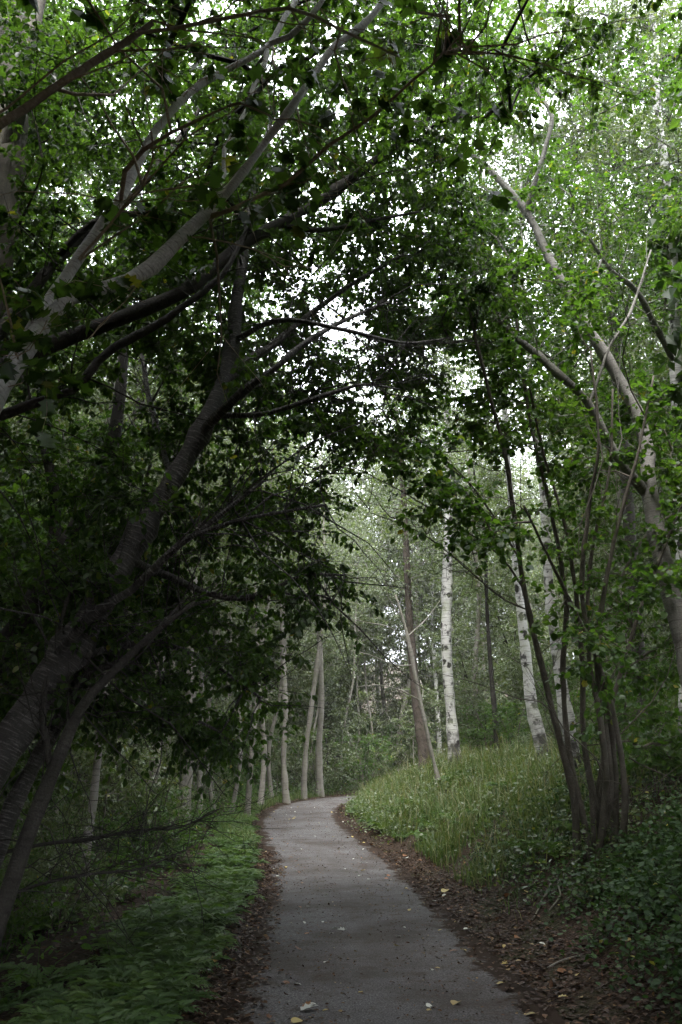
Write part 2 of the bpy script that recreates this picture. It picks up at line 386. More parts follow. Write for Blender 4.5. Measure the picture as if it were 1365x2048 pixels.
def blade_mesh(name, outline, mats, fold=.12, curl=.12):
    """single leaf: half outline (x,y) mirrored about a folded midrib"""
    o_ = np.array(outline); n = len(o_)
    mid = np.c_[np.zeros(n), o_[:, 1]]
    z = lambda y: -curl * y * y
    Vr = np.c_[o_[:, 0], o_[:, 1], fold * np.abs(o_[:, 0]) + z(o_[:, 1])]
    Vm = np.c_[mid, z(mid[:, 1])]
    Vl = Vr * np.array([-1, 1, 1])
    V = np.vstack([Vr, Vm, Vl]); Qs = []
    for a in range(n - 1):
        Qs += [[n + a, a, a + 1, n + a + 1], [2 * n + a, n + a, n + a + 1, 2 * n + a + 1]]
    # stalk
    V = np.vstack([V, [[-.012, -.22, .03], [.012, -.22, .03], [.012, 0, 0], [-.012, 0, 0]]]); k_ = 3 * n
    Qs.append([k_, k_ + 1, k_ + 2, k_ + 3])
    return mk_mesh(name, V, Qs, tint=np.full(len(V), .5), mats=mats, smooth=True)
OUT_ELL = [(.0, 0), (.17, .10), (.27, .28), (.29, .48), (.24, .68), (.13, .86), (.0, 1.0)]
OUT_ROUND = [(.0, 0), (.30, .06), (.43, .28), (.44, .52), (.33, .74), (.16, .88), (.0, 1.0)]
OUT_LOBE = [(.0, 0), (.34, .10), (.22, .26), (.50, .44), (.25, .52), (.36, .78), (.14, .76), (.0, 1.0)]

# ------------------------------------------------------------------ tree growth
def in_poly(pts, poly):
    x, y = pts[:, 0], pts[:, 1]; r = np.zeros(len(pts), bool); n = len(poly); j = n - 1
    for i_ in range(n):
        xi, yi = poly[i_]; xj, yj = poly[j]
        c = ((yi > y) != (yj > y)) & (x < (xj - xi) * (y - yi) / (yj - yi + 1e-9) + xi)
        r ^= c; j = i_
    return r
HOLES = [(725, 490, 55, 40), (690, 650, 60, 45), (985, 320, 60, 50), (1060, 225, 60, 45), (640, 600, 30, 25)]   # where the sky shows
def in_hole(q): return any(((q[0] - a) / c) ** 2 + ((q[1] - b_) / d) ** 2 < 1 for a, b_, c, d in HOLES)
def region(poly, Yr, n, gap=0):
    """n leaf-cluster centres in a patch of the place seen inside poly at depths Yr"""
    p_ = np.array(poly, float); lo = p_.min(0); hi = p_.max(0); out_ = []
    while len(out_) < n:
        q = lo + rng.random((n * 2, 2)) * (hi - lo); q = q[in_poly(q, poly)]
        for a in q:
            if not in_hole(a): out_.append(at(a[0], a[1], rng.uniform(*Yr)))
    return np.array(out_[:n])
def box(lo, hi, n):
    return np.array(lo) + rng.random((n, 3)) * (np.array(hi) - np.array(lo))
def ball(c, r, n):
    v = nrm(rng.normal(size=(n, 3))) * rng.random((n, 1)) ** (1 / 2.4); return np.array(c) + v * np.array(r)

def limb(pts, base=None):
    """pixel limb: (px,py,depth,width px) -> rows x,y,z,r"""
    out_ = []
    for (px, py, Yd, w) in pts:
        P = at(px, py, Yd); f = P[1] * _c + (P[2] - CAMZ) * _s
        out_.append([*P, .5 * w / FPX * f])
    return np.array(out_)

def grow(limbs, clusters, rad=.5, ntw=7, nlf=11, size=.09, droop=.35, r_tip=.0035, flat=.5, coarse=False):
    """branchlets from the limbs to every leaf cluster (nearest-node growth), twigs, and leaf placements"""
    nodes = [np.asarray(l)[:, :3] for l in limbs]
    NP = np.concatenate(nodes); own = np.full(len(NP), -1); NPl = [NP]; OWl = [own]
    d0 = np.min(np.linalg.norm(clusters[:, None] - NP[None], axis=2), axis=1)
    order = np.argsort(d0); br = []; par = []
    NPa, OWa = NP, own
    for c in clusters[order]:
        dd = np.linalg.norm(NPa - c, axis=1) + np.where(NPa[:, 2] > c[2] + .2, .35, 0)
        j = int(dd.argmin()); a = NPa[j]; L = np.linalg.norm(c - a)
        mid = (a + c) / 2 + np.array([0, 0, .12 * L]) + rng.normal(size=3) * .09 * L
        n = int(np.clip(L / .22, 4, 9)); t_ = np.linspace(0, 1, n)[:, None]
        P = a * (1 - t_) ** 2 + 2 * mid * t_ * (1 - t_) + c * t_ ** 2
        P[1:-1] += rng.normal(size=(n - 2, 3)) * .018 * min(L, 1.5)
        br.append(P); par.append(int(OWa[j]))
        NPa = np.concatenate([NPa, P[1:]]); OWa = np.concatenate([OWa, np.full(n - 1, len(br) - 1)])
    nd = np.ones(len(br))
    for k_ in range(len(br) - 1, -1, -1):
        if par[k_] >= 0: nd[par[k_]] += nd[k_]
    tw = Acc(); LP = []; LD = []; LN = []; LS = []; LT = []
    for k_, P in enumerate(br):
        r0 = min(r_tip * 1.25 * nd[k_] ** .48, .03); n = len(P)
        rr = np.linspace(r0, max(r_tip, r0 * .45 if nd[k_] > 1 else r_tip), n)
        tube(tw, P, rr, 5 if r0 > .012 else 3, cap=False)
        axis = nrm(P[-1] - P[0])
        ti = rng.integers(max(1, int(n * .45)), n, ntw); S0 = P[ti]
        dv = rng.normal(size=(ntw, 3)); dv[:, 2] *= flat; dv = nrm(dv + axis * .75)
        ln = rad * rng.uniform(.5, 1.15, ntw)
        tl = np.linspace(0, 1, 4)
        TW = S0[:, None] + dv[:, None] * (ln[:, None] * tl[None])[..., None]
        TW[:, :, 2] -= (droop * ln[:, None] * tl[None] ** 2) * .6
        TW[:, 1:3] += rng.normal(size=(ntw, 2, 3)) * (.04 * ln)[:, None, None]
        pk = [0, 3] if coarse else [0, 2, 3]
        for q in range(0, ntw, 2 if coarse else 1): tube(tw, TW[q][pk], np.array([1.0, .8, .65, .5])[pk] * r_tip * .8, 3, cap=False)
        f = rng.random((ntw, nlf)) ** .8; f3 = f * 3; i0 = np.minimum(f3.astype(int), 2); fr = f3 - i0
        rows = np.arange(ntw)[:, None]
        pos = TW[rows, i0] * (1 - fr)[..., None] + TW[rows, i0 + 1] * fr[..., None]
        tang = nrm(TW[rows, i0 + 1] - TW[rows, i0])
        side = rng.normal(size=(ntw, nlf, 3)); side[..., 2] *= .5
        ld = tang * .55 + nrm(side) * .9; ld[..., 2] -= droop * rng.uniform(.4, 1.8, (ntw, nlf))
        nn = rng.normal(size=(ntw, nlf, 3)) * .55; nn[..., 2] += 1.0
        LP.append((pos + nrm(side) * .01).reshape(-1, 3)); LD.append(ld.reshape(-1, 3)); LN.append(nn.reshape(-1, 3))
        LS.append(size * rng.uniform(.55, 1.2, ntw * nlf)); LT.append(np.clip(rng.normal(.45, .22) + rng.normal(0, .17, ntw * nlf), 0, 1))
    cat = np.concatenate
    LT = cat(LT); LT = np.where(LT > .94, .9, LT); LT = np.where(rng.random(len(LT)) < .006, 1.0, LT)
    return tw, cat(LP), cat(LD), cat(LN), cat(LS), LT

def resample(l, step=.16):
    L = np.linalg.norm(np.diff(l[:, :3], axis=0), axis=1).sum()
    return catmull(l, int(np.clip(L / step, 6, 70)))

def near_tree(name, label, cat, limbs, clusters, bark, leafmat, outline, tpl, size, rad=.5, ntw=7, nlf=11, droop=.35,
              limb_mats=None, flat=.5, max_leaf=300, thick=1.0, dead=6, sides=14, limb_names=None, r_tip=.0035, group=None, min_px=10, coarse=False):
    limbs = [resample(l) for l in limbs]
    for l in limbs: l[:, 3] *= thick
    base = limbs[0][0, :3].copy()
    root = thing(name, label, cat, base, group)
    for j, l in enumerate(limbs):
        a = Acc(); l = l.copy(); near_ = True
        if l[:, 3].max() > .008: l[:, :3] += np.cumsum(rng.normal(size=(len(l), 3)) * .0035, axis=0) * (np.linspace(0, 1, len(l))[:, None] < 2)
        rr = l[:, 3] * (1 + .07 * rng.normal(size=len(l)) + .22 * (rng.random(len(l)) < .06))
        if j == 0: rr = rr * (1 + (.45 if sides > 12 else .2) * np.exp(-np.linspace(0, 1, len(l)) * 22))
        tube(a, l[:, :3], rr, sides if l[:, 3].mean() > .012 else 6, lumpy=.08)
        mm = (limb_mats or {}).get(j, bark)
        obj((limb_names or {}).get(j, 'trunk' if j == 0 else 'branch'), a.mesh('limb', [M[mm]], base), root)
    if clusters is None or len(clusters) == 0: return root
    tw, P, D, N, S, T = grow(limbs, clusters, rad, ntw, nlf, size, droop, r_tip, flat, coarse)
    for l in limbs:                                            # leafless side twigs
        for _ in range(dead):
            j = rng.integers(int(len(l) * .12), len(l)); d = nrm(rng.normal(size=3) + nrm(l[-1, :3] - l[0, :3]) * .9); L_ = rng.uniform(.2, 1.0) * (1.9 if rng.random() < .3 else 1); t_ = np.linspace(0, 1, 6)[:, None]
            Pd = l[j, :3] + d * L_ * t_ + np.cumsum(rng.normal(size=(6, 3)) * .03 * L_, 0) * (t_ > 0); tube(tw, Pd, np.linspace(.007, .002, 6) * (.6 + .5 * L_), 4, cap=False)
            for _ in range(2):
                k_ = rng.integers(2, 5); tube(tw, Pd[k_] + nrm(d + rng.normal(size=3) * .8) * (L_ * .45) * np.linspace(0, 1, 3)[:, None], [.003, .0025, .0015], 3, cap=False)
    tag(obj('twigs', tw.mesh('twigs', [M[(limb_mats or {}).get('twig', bark)]], base), root), kind='stuff')
    # the leaves that show largest become parts of their own
    px, py, f = proj(P); vis = (px > -10) & (px < PW + 10) & (py > -10) & (py < PH + 10) & (P[:, 1] > .5)
    sz = np.where(vis, S / f * FPX, 0); sel = np.argsort(-sz)[:max_leaf]; sel = sel[sz[sel] > min_px]
    keep = np.ones(len(P), bool); keep[sel] = False
    if len(sel):
        lm = blade_mesh('leaf', outline, [M[leafmat + '_o']])
        Xs, Ds, Ns = leaf_frames(D[sel], N[sel])
        for q, s_ in enumerate(sel):
            o = bpy.data.objects.new('leaf', lm); COL.objects.link(o); o.parent = root
            mm = np.eye(4); mm[:3, 0] = Xs[q] * S[s_]; mm[:3, 1] = Ds[q] * S[s_]; mm[:3, 2] = Ns[q] * S[s_]; mm[:3, 3] = P[s_] - base
            o.matrix_basis = Matrix(mm.tolist())
    a = Acc(); big = keep & (sz > 11); keep &= ~big
    leaf_batch(a, P[big], D[big], N[big], S[big], T[big], tpl); leaf_batch(a, P[keep], D[keep], N[keep], S[keep], T[keep], LEAF4)
    tag(obj('foliage', a.mesh('foliage', [M[leafmat]], base, smooth=False), root), kind='stuff')
    return root

def to_ground(x, y): return np.array([x, y, float(gh([x], [y])[0]) - .08])
def rooted(l, r=None):
    """prepend the root point straight on the ground under / beside a limb's first row"""
    return l

# ---- left foreground -----------------------------------------------------
cherry = [limb([(-190, 1990, 7.0, 100), (-120, 1800, 7.1, 90), (-50, 1620, 7.2, 82), (20, 1490, 7.3, 78), (90, 1375, 7.4, 76), (160, 1270, 7.5, 74), (230, 1150, 7.6, 70),
                (290, 1050, 7.7, 56), (345, 960, 7.8, 48), (405, 855, 7.9, 45), (445, 770, 8.0, 40), (468, 690, 8.1, 34), (476, 600, 8.2, 29), (486, 520, 8.3, 25), (500, 420, 8.5, 19), (540, 250, 8.8, 12)]),
          limb([(115, 1310, 7.35, 24), (190, 1228, 7.1, 22), (260, 1183, 7.0, 18), (345, 1097, 6.9, 16), (410, 1050, 6.9, 13), (450, 1015, 6.9, 11), (520, 960, 7.0, 8)]),
          limb([(360, 1085, 6.9, 10), (430, 1055, 6.8, 9), (500, 1035, 6.8, 8), (580, 1022, 6.9, 7), (650, 1010, 7, 5)]),
          limb([(390, 880, 7.9, 24), (440, 825, 7.7, 22), (500, 770, 7.6, 20), (550, 735, 7.6, 17), (600, 690, 7.7, 13), (680, 640, 8.0, 9), (780, 600, 8.3, 6)]),
          limb([(450, 760, 8.0, 24), (490, 725, 8.2, 22), (540, 695, 8.4, 19), (600, 645, 8.6, 15), (690, 580, 9.0, 11), (790, 520, 9.4, 8), (880, 480, 9.7, 5)]),
          limb([(300, 1040, 7.7, 20), (350, 985, 8.4, 18), (330, 900, 9.2, 16), (300, 780, 9.8, 12), (280, 640, 10.2, 8)]),
          limb([(420, 830, 7.9, 14), (520, 830, 7.6, 12), (620, 800, 7.5, 10), (720, 770, 7.6, 8), (800, 780, 7.9, 5)]),
          limb([(470, 680, 8.1, 14), (560, 640, 7.8, 12), (680, 660, 7.8, 10), (800, 690, 8.2, 8), (900, 680, 8.8, 5)]),
          limb([(260, 1120, 7.6, 22), (330, 1150, 8.0, 18), (430, 1190, 8.2, 15), (520, 1190, 8.4, 12), (600, 1150, 8.6, 8), (690, 1150, 8.8, 5)]),
          limb([(120, 1330, 7.4, 20), (220, 1300, 8.0, 18), (330, 1290, 8.4, 14), (440, 1340, 8.5, 10), (520, 1400, 8.6, 6)])]
cl = np.vstack([region([(140, 900), (560, 900), (640, 930), (690, 1010), (620, 1050), (720, 1150), (690, 1200), (620, 1260), (585, 1350), (560, 1470), (430, 1530), (280, 1440), (150, 1300)], (7.9, 10.2), 118), region([(120, 950), (480, 700), (560, 900), (350, 1250), (160, 1330)], (6.6, 7.3), 9),
                region([(300, 420), (640, 430), (700, 520), (640, 620), (660, 880), (300, 900)], (8.3, 10.4), 120),
                region([(640, 640), (900, 620), (900, 780), (820, 900), (700, 900), (620, 850)], (9.2, 11.4), 52), region([(640, 380), (980, 360), (960, 640), (820, 700), (640, 640)], (8.6, 12), 88),
                box((-4, 6, 6.8), (1.5, 10.5, 10), 70)])
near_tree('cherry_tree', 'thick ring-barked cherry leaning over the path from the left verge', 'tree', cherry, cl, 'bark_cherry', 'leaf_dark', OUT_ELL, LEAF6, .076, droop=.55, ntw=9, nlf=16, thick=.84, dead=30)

slim = [limb([(-70, 1900, 8.0, 48), (-20, 1740, 8.1, 44), (30, 1600, 8.2, 42), (90, 1490, 8.3, 38), (140, 1400, 8.4, 33), (170, 1330, 8.5, 28), (190, 1250, 8.6, 24), (220, 1180, 8.7, 20), (270, 1060, 8.9, 14), (300, 930, 9.2, 9)]),
        limb([(150, 1375, 8.4, 24), (200, 1338, 8.2, 21), (250, 1318, 8.1, 17), (310, 1260, 8.0, 13), (360, 1210, 8.0, 8)])]
cl = region([(150, 1080), (330, 1040), (420, 1250), (330, 1420), (180, 1430), (110, 1300)], (8.2, 10), 42)
near_tree('cherry_tree', 'slimmer grey cherry stem bending right in front of the pale left birches', 'tree', slim, cl, 'bark_cherry', 'leaf_dark', OUT_ELL, LEAF6, .075, thick=.8, dead=22, droop=.5, ntw=8, nlf=13)

dk = [limb([(-60, 2000, 6.6, 50), (0, 1830, 6.7, 44), (55, 1660, 6.8, 38), (115, 1510, 6.9, 33), (165, 1405, 7.0, 28), (230, 1335, 7.1, 22), (310, 1260, 7.3, 15), (390, 1200, 7.5, 9)]),
      limb([(100, 1530, 6.9, 20), (90, 1400, 7.2, 17), (120, 1270, 7.5, 13), (150, 1150, 7.8, 8)])]
cl = region([(-50, 1080), (180, 1080), (330, 1300), (400, 1480), (200, 1500), (60, 1400), (-50, 1400)], (7.2, 9.5), 42)
near_tree('dark_sapling', 'thin black stem slanting up from the left bottom corner of the wood', 'tree', dk, cl, 'bark_dark', 'leaf_dark', OUT_ELL, LEAF6, .075, thick=.8, dead=22, droop=.5, ntw=8, nlf=13)

bk = [limb([(-190, 1750, 9.5, 75), (-110, 1560, 9.6, 70), (-40, 1400, 9.7, 64), (30, 1270, 9.8, 60), (85, 1175, 9.9, 57), (135, 1085, 10, 52), (180, 1000, 10.1, 46), (215, 920, 10.2, 38), (240, 800, 10.4, 30), (250, 640, 10.7, 20), (240, 450, 11, 12)]),
      limb([(90, 1170, 9.9, 30), (110, 1060, 10.2, 26), (100, 940, 10.5, 22), (60, 820, 10.8, 15), (30, 700, 11, 9)]),
      limb([(10, 1300, 9.8, 26), (60, 1330, 10.2, 22), (130, 1350, 10.6, 16), (230, 1330, 11, 10)])]
cl = np.vstack([region([(-120, 850), (260, 850), (300, 1100), (200, 1300), (80, 1450), (-120, 1450)], (10, 12.5), 90),
                region([(-80, 1350), (120, 1380), (140, 1560), (-80, 1600)], (9, 11), 30)])
near_tree('broad_leaved_tree', 'dark broad trunk leaning right behind the ring-barked cherry', 'tree', bk, cl, 'bark_dark', 'leaf_dark', OUT_ELL, LEAF6, .085, thick=.82, dead=22, droop=.45, ntw=9, nlf=14)

drk = [limb([(-420, 2090, 6.0, 110), (-360, 1700, 6.0, 95), (-290, 1300, 6.1, 85), (-200, 1000, 6.3, 75), (-90, 820, 6.4, 60), (40, 725, 6.6, 46), (110, 692, 6.7, 42), (250, 640, 6.9, 40), (375, 585, 7.1, 37), (470, 505, 7.3, 31), (560, 450, 7.6, 26), (640, 405, 7.9, 25), (720, 350, 8.2, 23), (790, 295, 8.5, 18), (850, 245, 8.8, 13), (930, 170, 9.2, 7)]),
       limb([(-150, 900, 6.3, 36), (-60, 850, 6.1, 30), (0, 830, 6.0, 25), (100, 793, 6.0, 22), (150, 775, 6.0, 21), (215, 705, 6.1, 20), (330, 640, 6.2, 19), (420, 570, 6.3, 16), (460, 520, 6.4, 13), (500, 430, 6.6, 8)]),
       limb([(-90, 820, 6.4, 50), (-40, 700, 6.8, 46), (20, 640, 7.2, 40), (80, 560, 7.5, 30), (150, 480, 7.8, 26), (250, 400, 8.2, 22), (340, 300, 8.6, 16), (420, 190, 9, 10)]),
       limb([(110, 520, 7.6, 20), (200, 440, 7.5, 17), (330, 430, 7.6, 13), (480, 450, 7.9, 9)]),
       limb([(560, 450, 7.6, 14), (640, 460, 8.0, 12), (740, 440, 8.4, 9), (840, 420, 8.8, 6)])]
cl = np.vstack([region([(-150, 60), (480, 60), (560, 380), (330, 640), (60, 880), (-150, 880)], (7, 10.5), 175),
                region([(420, -120), (1010, -120), (1010, 250), (860, 420), (640, 470), (480, 350)], (7.8, 11), 170),
                box((-3, 2.6, 7.6), (3.2, 7.2, 11.5), 190)])
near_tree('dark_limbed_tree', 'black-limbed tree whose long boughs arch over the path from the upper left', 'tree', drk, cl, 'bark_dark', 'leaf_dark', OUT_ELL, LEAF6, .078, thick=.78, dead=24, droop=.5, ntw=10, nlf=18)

bch = [limb([(-60, 1960, 7.4, 80), (-60, 1500, 7.6, 76), (-52, 1000, 7.8, 72), (-22, 600, 8, 66), (15, 300, 8.2, 62), (22, 120, 8.4, 58), (28, -60, 8.6, 50), (40, -260, 8.9, 36)]),
       limb([(12, 330, 8.2, 34), (40, 200, 8.0, 30), (62, 80, 7.9, 26), (90, -40, 8, 18)])]
cl = np.vstack([region([(-120, -200), (420, -200), (450, 60), (160, 200), (-120, 260)], (8.0, 11.5), 95),
                box((-6.5, 7, 8.5), (1, 12, 12.5), 70)])
near_tree('grey_trunked_tree', 'upright grey trunk rising along the upper left edge', 'tree', bch, cl, 'bark_hazel', 'leaf_dark', OUT_ELL, LEAF6, .08, droop=.4, ntw=9, nlf=17)

# ---- silver-barked tree nearest the camera --------------------------------
slv = [limb([(-560, 2440, 3.9, 120), (-430, 1900, 3.9, 100), (-290, 1400, 3.95, 88), (-170, 1100, 4.0, 78), (-70, 900, 4.0, 68), (5, 775, 4.05, 60), (60, 690, 4.1, 52), (110, 625, 4.12, 46), (165, 590, 4.15, 42), (235, 578, 4.2, 40), (290, 550, 4.25, 38), (350, 490, 4.3, 36), (415, 430, 4.4, 34), (470, 372, 4.45, 29), (525, 300, 4.55, 26), (570, 238, 4.6, 24), (615, 172, 4.7, 22), (665, 100, 4.8, 20), (730, 50, 4.9, 18), (775, -10, 5.0, 14), (820, -110, 5.2, 8)]),
       limb([(-30, 838, 4.02, 44), (25, 730, 4.1, 38), (80, 635, 4.25, 34), (140, 545, 4.4, 33), (195, 470, 4.5, 32), (240, 410, 4.6, 30), (268, 350, 4.7, 27), (300, 285, 4.8, 25), (345, 220, 4.9, 24), (390, 175, 5.0, 21), (440, 145, 5.1, 20), (510, 108, 5.2, 19), (540, 88, 5.3, 18), (565, 40, 5.4, 16), (600, -20, 5.6, 13), (630, -100, 5.8, 8)]),
       limb([(540, 90, 5.3, 17), (580, 78, 5.2, 18), (615, 45, 5.2, 17), (650, 0, 5.2, 14), (690, -70, 5.3, 9)]),
       limb([(535, 95, 5.3, 13), (528, 135, 5.2, 15), (502, 175, 5.1, 14), (498, 205, 5.05, 14), (470, 255, 4.95, 13), (448, 300, 4.85, 13), (446, 345, 4.7, 12), (415, 415, 4.45, 13)]),
       limb([(420, 432, 4.4, 14), (465, 418, 4.3, 12), (530, 385, 4.25, 12), (585, 360, 4.2, 11), (640, 305, 4.15, 11), (700, 265, 4.1, 10), (760, 225, 4.1, 10), (820, 165, 4.1, 9), (890, 105, 4.15, 8), (900, 50, 4.2, 7), (905, -30, 4.3, 5)]),
       limb([(-260, 420, 3.4, 40), (-130, 325, 3.4, 34), (0, 243, 3.4, 26), (75, 195, 3.4, 24), (150, 143, 3.4, 22), (215, 100, 3.45, 20), (265, 68, 3.5, 17), (302, 40, 3.5, 15)]),
       limb([(270, 66, 3.5, 11), (310, 62, 3.5, 11), (390, 45, 3.55, 11), (460, 30, 3.6, 10), (545, 10, 3.7, 10), (610, 16, 3.8, 9), (660, 38, 3.9, 8), (730, 72, 4.0, 7), (800, 104, 4.1, 5)]),
       limb([(243, 405, 4.6, 11), (246, 360, 4.5, 11), (262, 325, 4.4, 11), (300, 290, 4.35, 10), (355, 258, 4.3, 9), (420, 230, 4.3, 8), (456, 212, 4.3, 6)]),
       limb([(160, 520, 4.4, 8), (215, 455, 4.3, 7), (260, 400, 4.25, 6), (320, 335, 4.2, 4)]),
       limb([(548, 95, 5.2, 8), (550, 130, 4.9, 7), (585, 175, 4.8, 6), (600, 240, 4.75, 5), (622, 320, 4.8, 3)]),
       limb([(890, 105, 4.15, 7), (920, 95, 4.3, 6), (965, 70, 4.5, 4)]),
       limb([(890, 108, 4.15, 6), (930, 108, 4.2, 5), (965, 108, 4.3, 3)]),
       limb([(-170, 1100, 4.0, 50), (-260, 800, 3.3, 44), (-300, 560, 3.35, 42), (-260, 420, 3.4, 38)])]
for q in slv: q[:, 3] *= .85
pts = [(95, 640, 3.9), (60, 700, 3.9), (150, 560, 4), (120, 760, 3.8), (30, 560, 3.9), (590, 150, 4.6), (420, 110, 4.8), (330, 110, 4.7), (480, 280, 4.5), (700, 220, 4.0), (760, 90, 4.3),
       (650, 150, 4.5), (610, 320, 4.3), (560, 330, 4.2), (230, 400, 4.3), (310, 130, 4.7), (480, 420, 4.3), (560, 400, 4.2), (820, 200, 4.2), (800, 60, 4.3), (900, 40, 4.2), (960, 380, 5.2), (530, 210, 4.7),
       (280, 440, 4.4), (90, 400, 3.9), (40, 470, 3.8), (860, 120, 4.3), (700, 330, 4.6), (350, 420, 4.3), (410, 330, 4.4), (20, 300, 3.7), (720, 160, 4.4), (10, 660, 3.7), (240, 500, 4.3), (910, 250, 5)]
cl = np.array([at(*q) for q in pts[::1][:24]])
near_tree('silver_barked_tree', 'pale silver-barked tree forking at the upper left with lobed leaves close to view', 'tree', slv, cl, 'bark_silver', 'leaf_dark', OUT_LOBE, LEAFR, .12, rad=.34, ntw=3, nlf=6, droop=.6,
          thick=.82, limb_mats={4: 'bark_twig', 5: 'bark_tan', 6: 'bark_tan', 7: 'bark_twig', 8: 'bark_twig', 9: 'bark_twig', 10: 'bark_twig', 11: 'bark_twig', 'twig': 'bark_twig'}, r_tip=.003)

# ---- right foreground ------------------------------------------------------
def stem(pts, Y0, w0, w1):
    n = len(pts); return limb([(x, y, Y0 + dy + (1.4 * (1 - j / (n - 1)) if w0 > 10 else .5) - (x - 1190) * .006 * (1 - j / (n - 1)), w0 + (w1 - w0) * j / (n - 1)) for j, (x, y, dy) in enumerate(pts)])
hz = [stem([(1156, 1722, 0), (1154, 1650, 0), (1147, 1580, 0), (1120, 1480, 0), (1085, 1330, -.1), (1050, 1180, -.2), (1033, 1050, -.3), (1012, 900, -.3), (985, 800, -.3), (955, 680, -.2), (930, 560, 0)], 9, 26, 7),
      stem([(1182, 1718, .05), (1165, 1620, .1), (1140, 1500, .2), (1128, 1340, .3), (1132, 1190, .4), (1100, 1010, .5), (1060, 850, .5), (1042, 700, .6), (1025, 540, .8)], 9, 22, 7),
      stem([(1190, 1712, .1), (1188, 1600, .1), (1168, 1480, .1), (1166, 1330, .2), (1150, 1180, .2), (1128, 1040, .3), (1085, 900, .4), (1060, 780, .4)], 9, 22, 6),
      stem([(1200, 1715, 0), (1218, 1600, 0), (1207, 1450, 0), (1190, 1330, 0), (1205, 1190, .1), (1235, 1050, .2), (1275, 900, .3), (1300, 760, .5)], 9, 26, 6),
      stem([(1226, 1715, .1), (1230, 1580, .1), (1218, 1440, 0), (1192, 1320, -.1), (1160, 1190, -.2), (1175, 1010, -.2), (1195, 870, -.2), (1180, 700, 0)], 9, 24, 7),
      stem([(1196, 1716, -.1), (1208, 1620, -.1), (1212, 1540, -.1), (1196, 1420, 0), (1172, 1290, .2), (1178, 1120, .4), (1215, 940, .6), (1225, 780, .8)], 9, 24, 6),
      stem([(1244, 1712, -.1), (1252, 1590, -.1), (1236, 1460, -.1), (1205, 1340, -.1), (1140, 1200, -.3), (1100, 1120, -.5), (1050, 1020, -.7)], 9, 22, 6),
      stem([(1196, 1716, .2), (1203, 1560, .3), (1230, 1400, .5), (1275, 1240, .7), (1330, 1100, .9), (1390, 960, 1.2)], 9, 20, 6),
      stem([(1050, 1180, -.2), (1000, 1110, -.4), (930, 1060, -.6), (850, 1010, -.7), (760, 960, -.7), (690, 930, -.6)], 9, 7, 2.5),
      stem([(1040, 1120, -.2), (980, 1020, -.3), (900, 930, -.4), (820, 870, -.4), (740, 840, -.3)], 9, 7, 2.5),
      stem([(1060, 1220, -.1), (1000, 1190, 0), (930, 1130, .1), (840, 1060, .2), (740, 1020, .3)], 9, 6, 2.5)]
cl = np.vstack([region([(930, 760), (1365, 760), (1390, 1200), (1260, 1240), (1100, 1120), (1010, 1080), (900, 1000)], (9.1, 10.2), 45), region([(1150, 760), (1390, 760), (1390, 1200), (1260, 1240), (1120, 1120)], (10.7, 12.6), 70),
                region([(1220, 1150), (1420, 1100), (1420, 1560), (1280, 1580), (1230, 1400)], (10.3, 12.5), 60),
                region([(1080, 1180), (1260, 1180), (1240, 1480), (1150, 1420)], (8.5, 10), 12), region([(1140, 520), (1230, 520), (1210, 640), (1150, 700)], (9, 10), 9), region([(960, 500), (1080, 500), (1080, 760), (960, 760)], (8.8, 9.8), 14),
                region([(720, 880), (920, 880), (1000, 1100), (900, 1100)], (8.2, 9.2), 22), region([(880, 560), (1100, 500), (1120, 900), (900, 900)], (9.4, 11), 42)])
hz = [np.vstack([l[:1] + [0, 0, -.22, .006], l]) if j < 8 else l for j, l in enumerate(hz)]
root = near_tree('hazel_clump', 'many-stemmed brown hazel rising from the top of the right bank', 'tree', hz, cl, 'bark_hazel', 'leaf_mid', OUT_ROUND, LEAFR, .075, rad=.45, ntw=7, nlf=11, droop=.3, flat=.35, thick=.64, dead=15,
                 limb_names={j: 'stem' for j in range(8)})

lean = [limb([(1425, 1560, 9.9, 66), (1395, 1430, 10, 58), (1366, 1290, 10.1, 52), (1337, 1175, 10.2, 48), (1312, 1065, 10.3, 44), (1294, 965, 10.4, 40), (1288, 895, 10.5, 36), (1270, 830, 10.5, 33), (1235, 760, 10.5, 31), (1200, 700, 10.5, 29), (1150, 620, 10.5, 27), (1100, 530, 10.5, 25), (1052, 432, 10.6, 22), (1000, 368, 10.7, 18), (950, 320, 10.9, 14), (895, 285, 11.1, 9), (800, 230, 11.4, 5)]),
        limb([(1292, 985, 10.4, 32), (1260, 945, 10.2, 28), (1230, 905, 10.1, 26), (1200, 845, 10, 24), (1165, 790, 9.9, 23), (1110, 742, 9.8, 21), (1070, 705, 9.8, 20), (1030, 675, 9.8, 17), (990, 625, 9.8, 14), (955, 570, 9.9, 12), (930, 500, 10, 11), (910, 430, 10.2, 9), (905, 380, 10.4, 6)]),
        limb([(1030, 675, 9.8, 10), (960, 680, 9.6, 9), (880, 688, 9.5, 7), (790, 690, 9.4, 5), (700, 705, 9.4, 3)]),
        limb([(1052, 432, 10.6, 15), (1070, 370, 10.4, 14), (1092, 300, 10.3, 13), (1106, 232, 10.2, 12), (1080, 190, 10.2, 10), (1068, 120, 10.3, 8), (1075, 20, 10.5, 5)]),
        limb([(1200, 700, 10.5, 10), (1170, 650, 10.8, 9), (1180, 600, 11, 8), (1205, 520, 11.2, 5)]),
        limb([(1345, 720, 12.4, 16), (1310, 650, 12, 15), (1270, 580, 11.6, 14), (1220, 540, 11.4, 11), (1180, 480, 11.2, 8), (1140, 440, 11.2, 5)]),
        limb([(1180, 805, 10, 9), (1215, 700, 10, 8), (1260, 620, 10.2, 7), (1300, 500, 10.4, 4)]),
        limb([(985, 620, 9.8, 10), (1010, 560, 9.9, 9), (1020, 520, 10, 8), (960, 430, 10.2, 6), (930, 370, 10.3, 4)])]
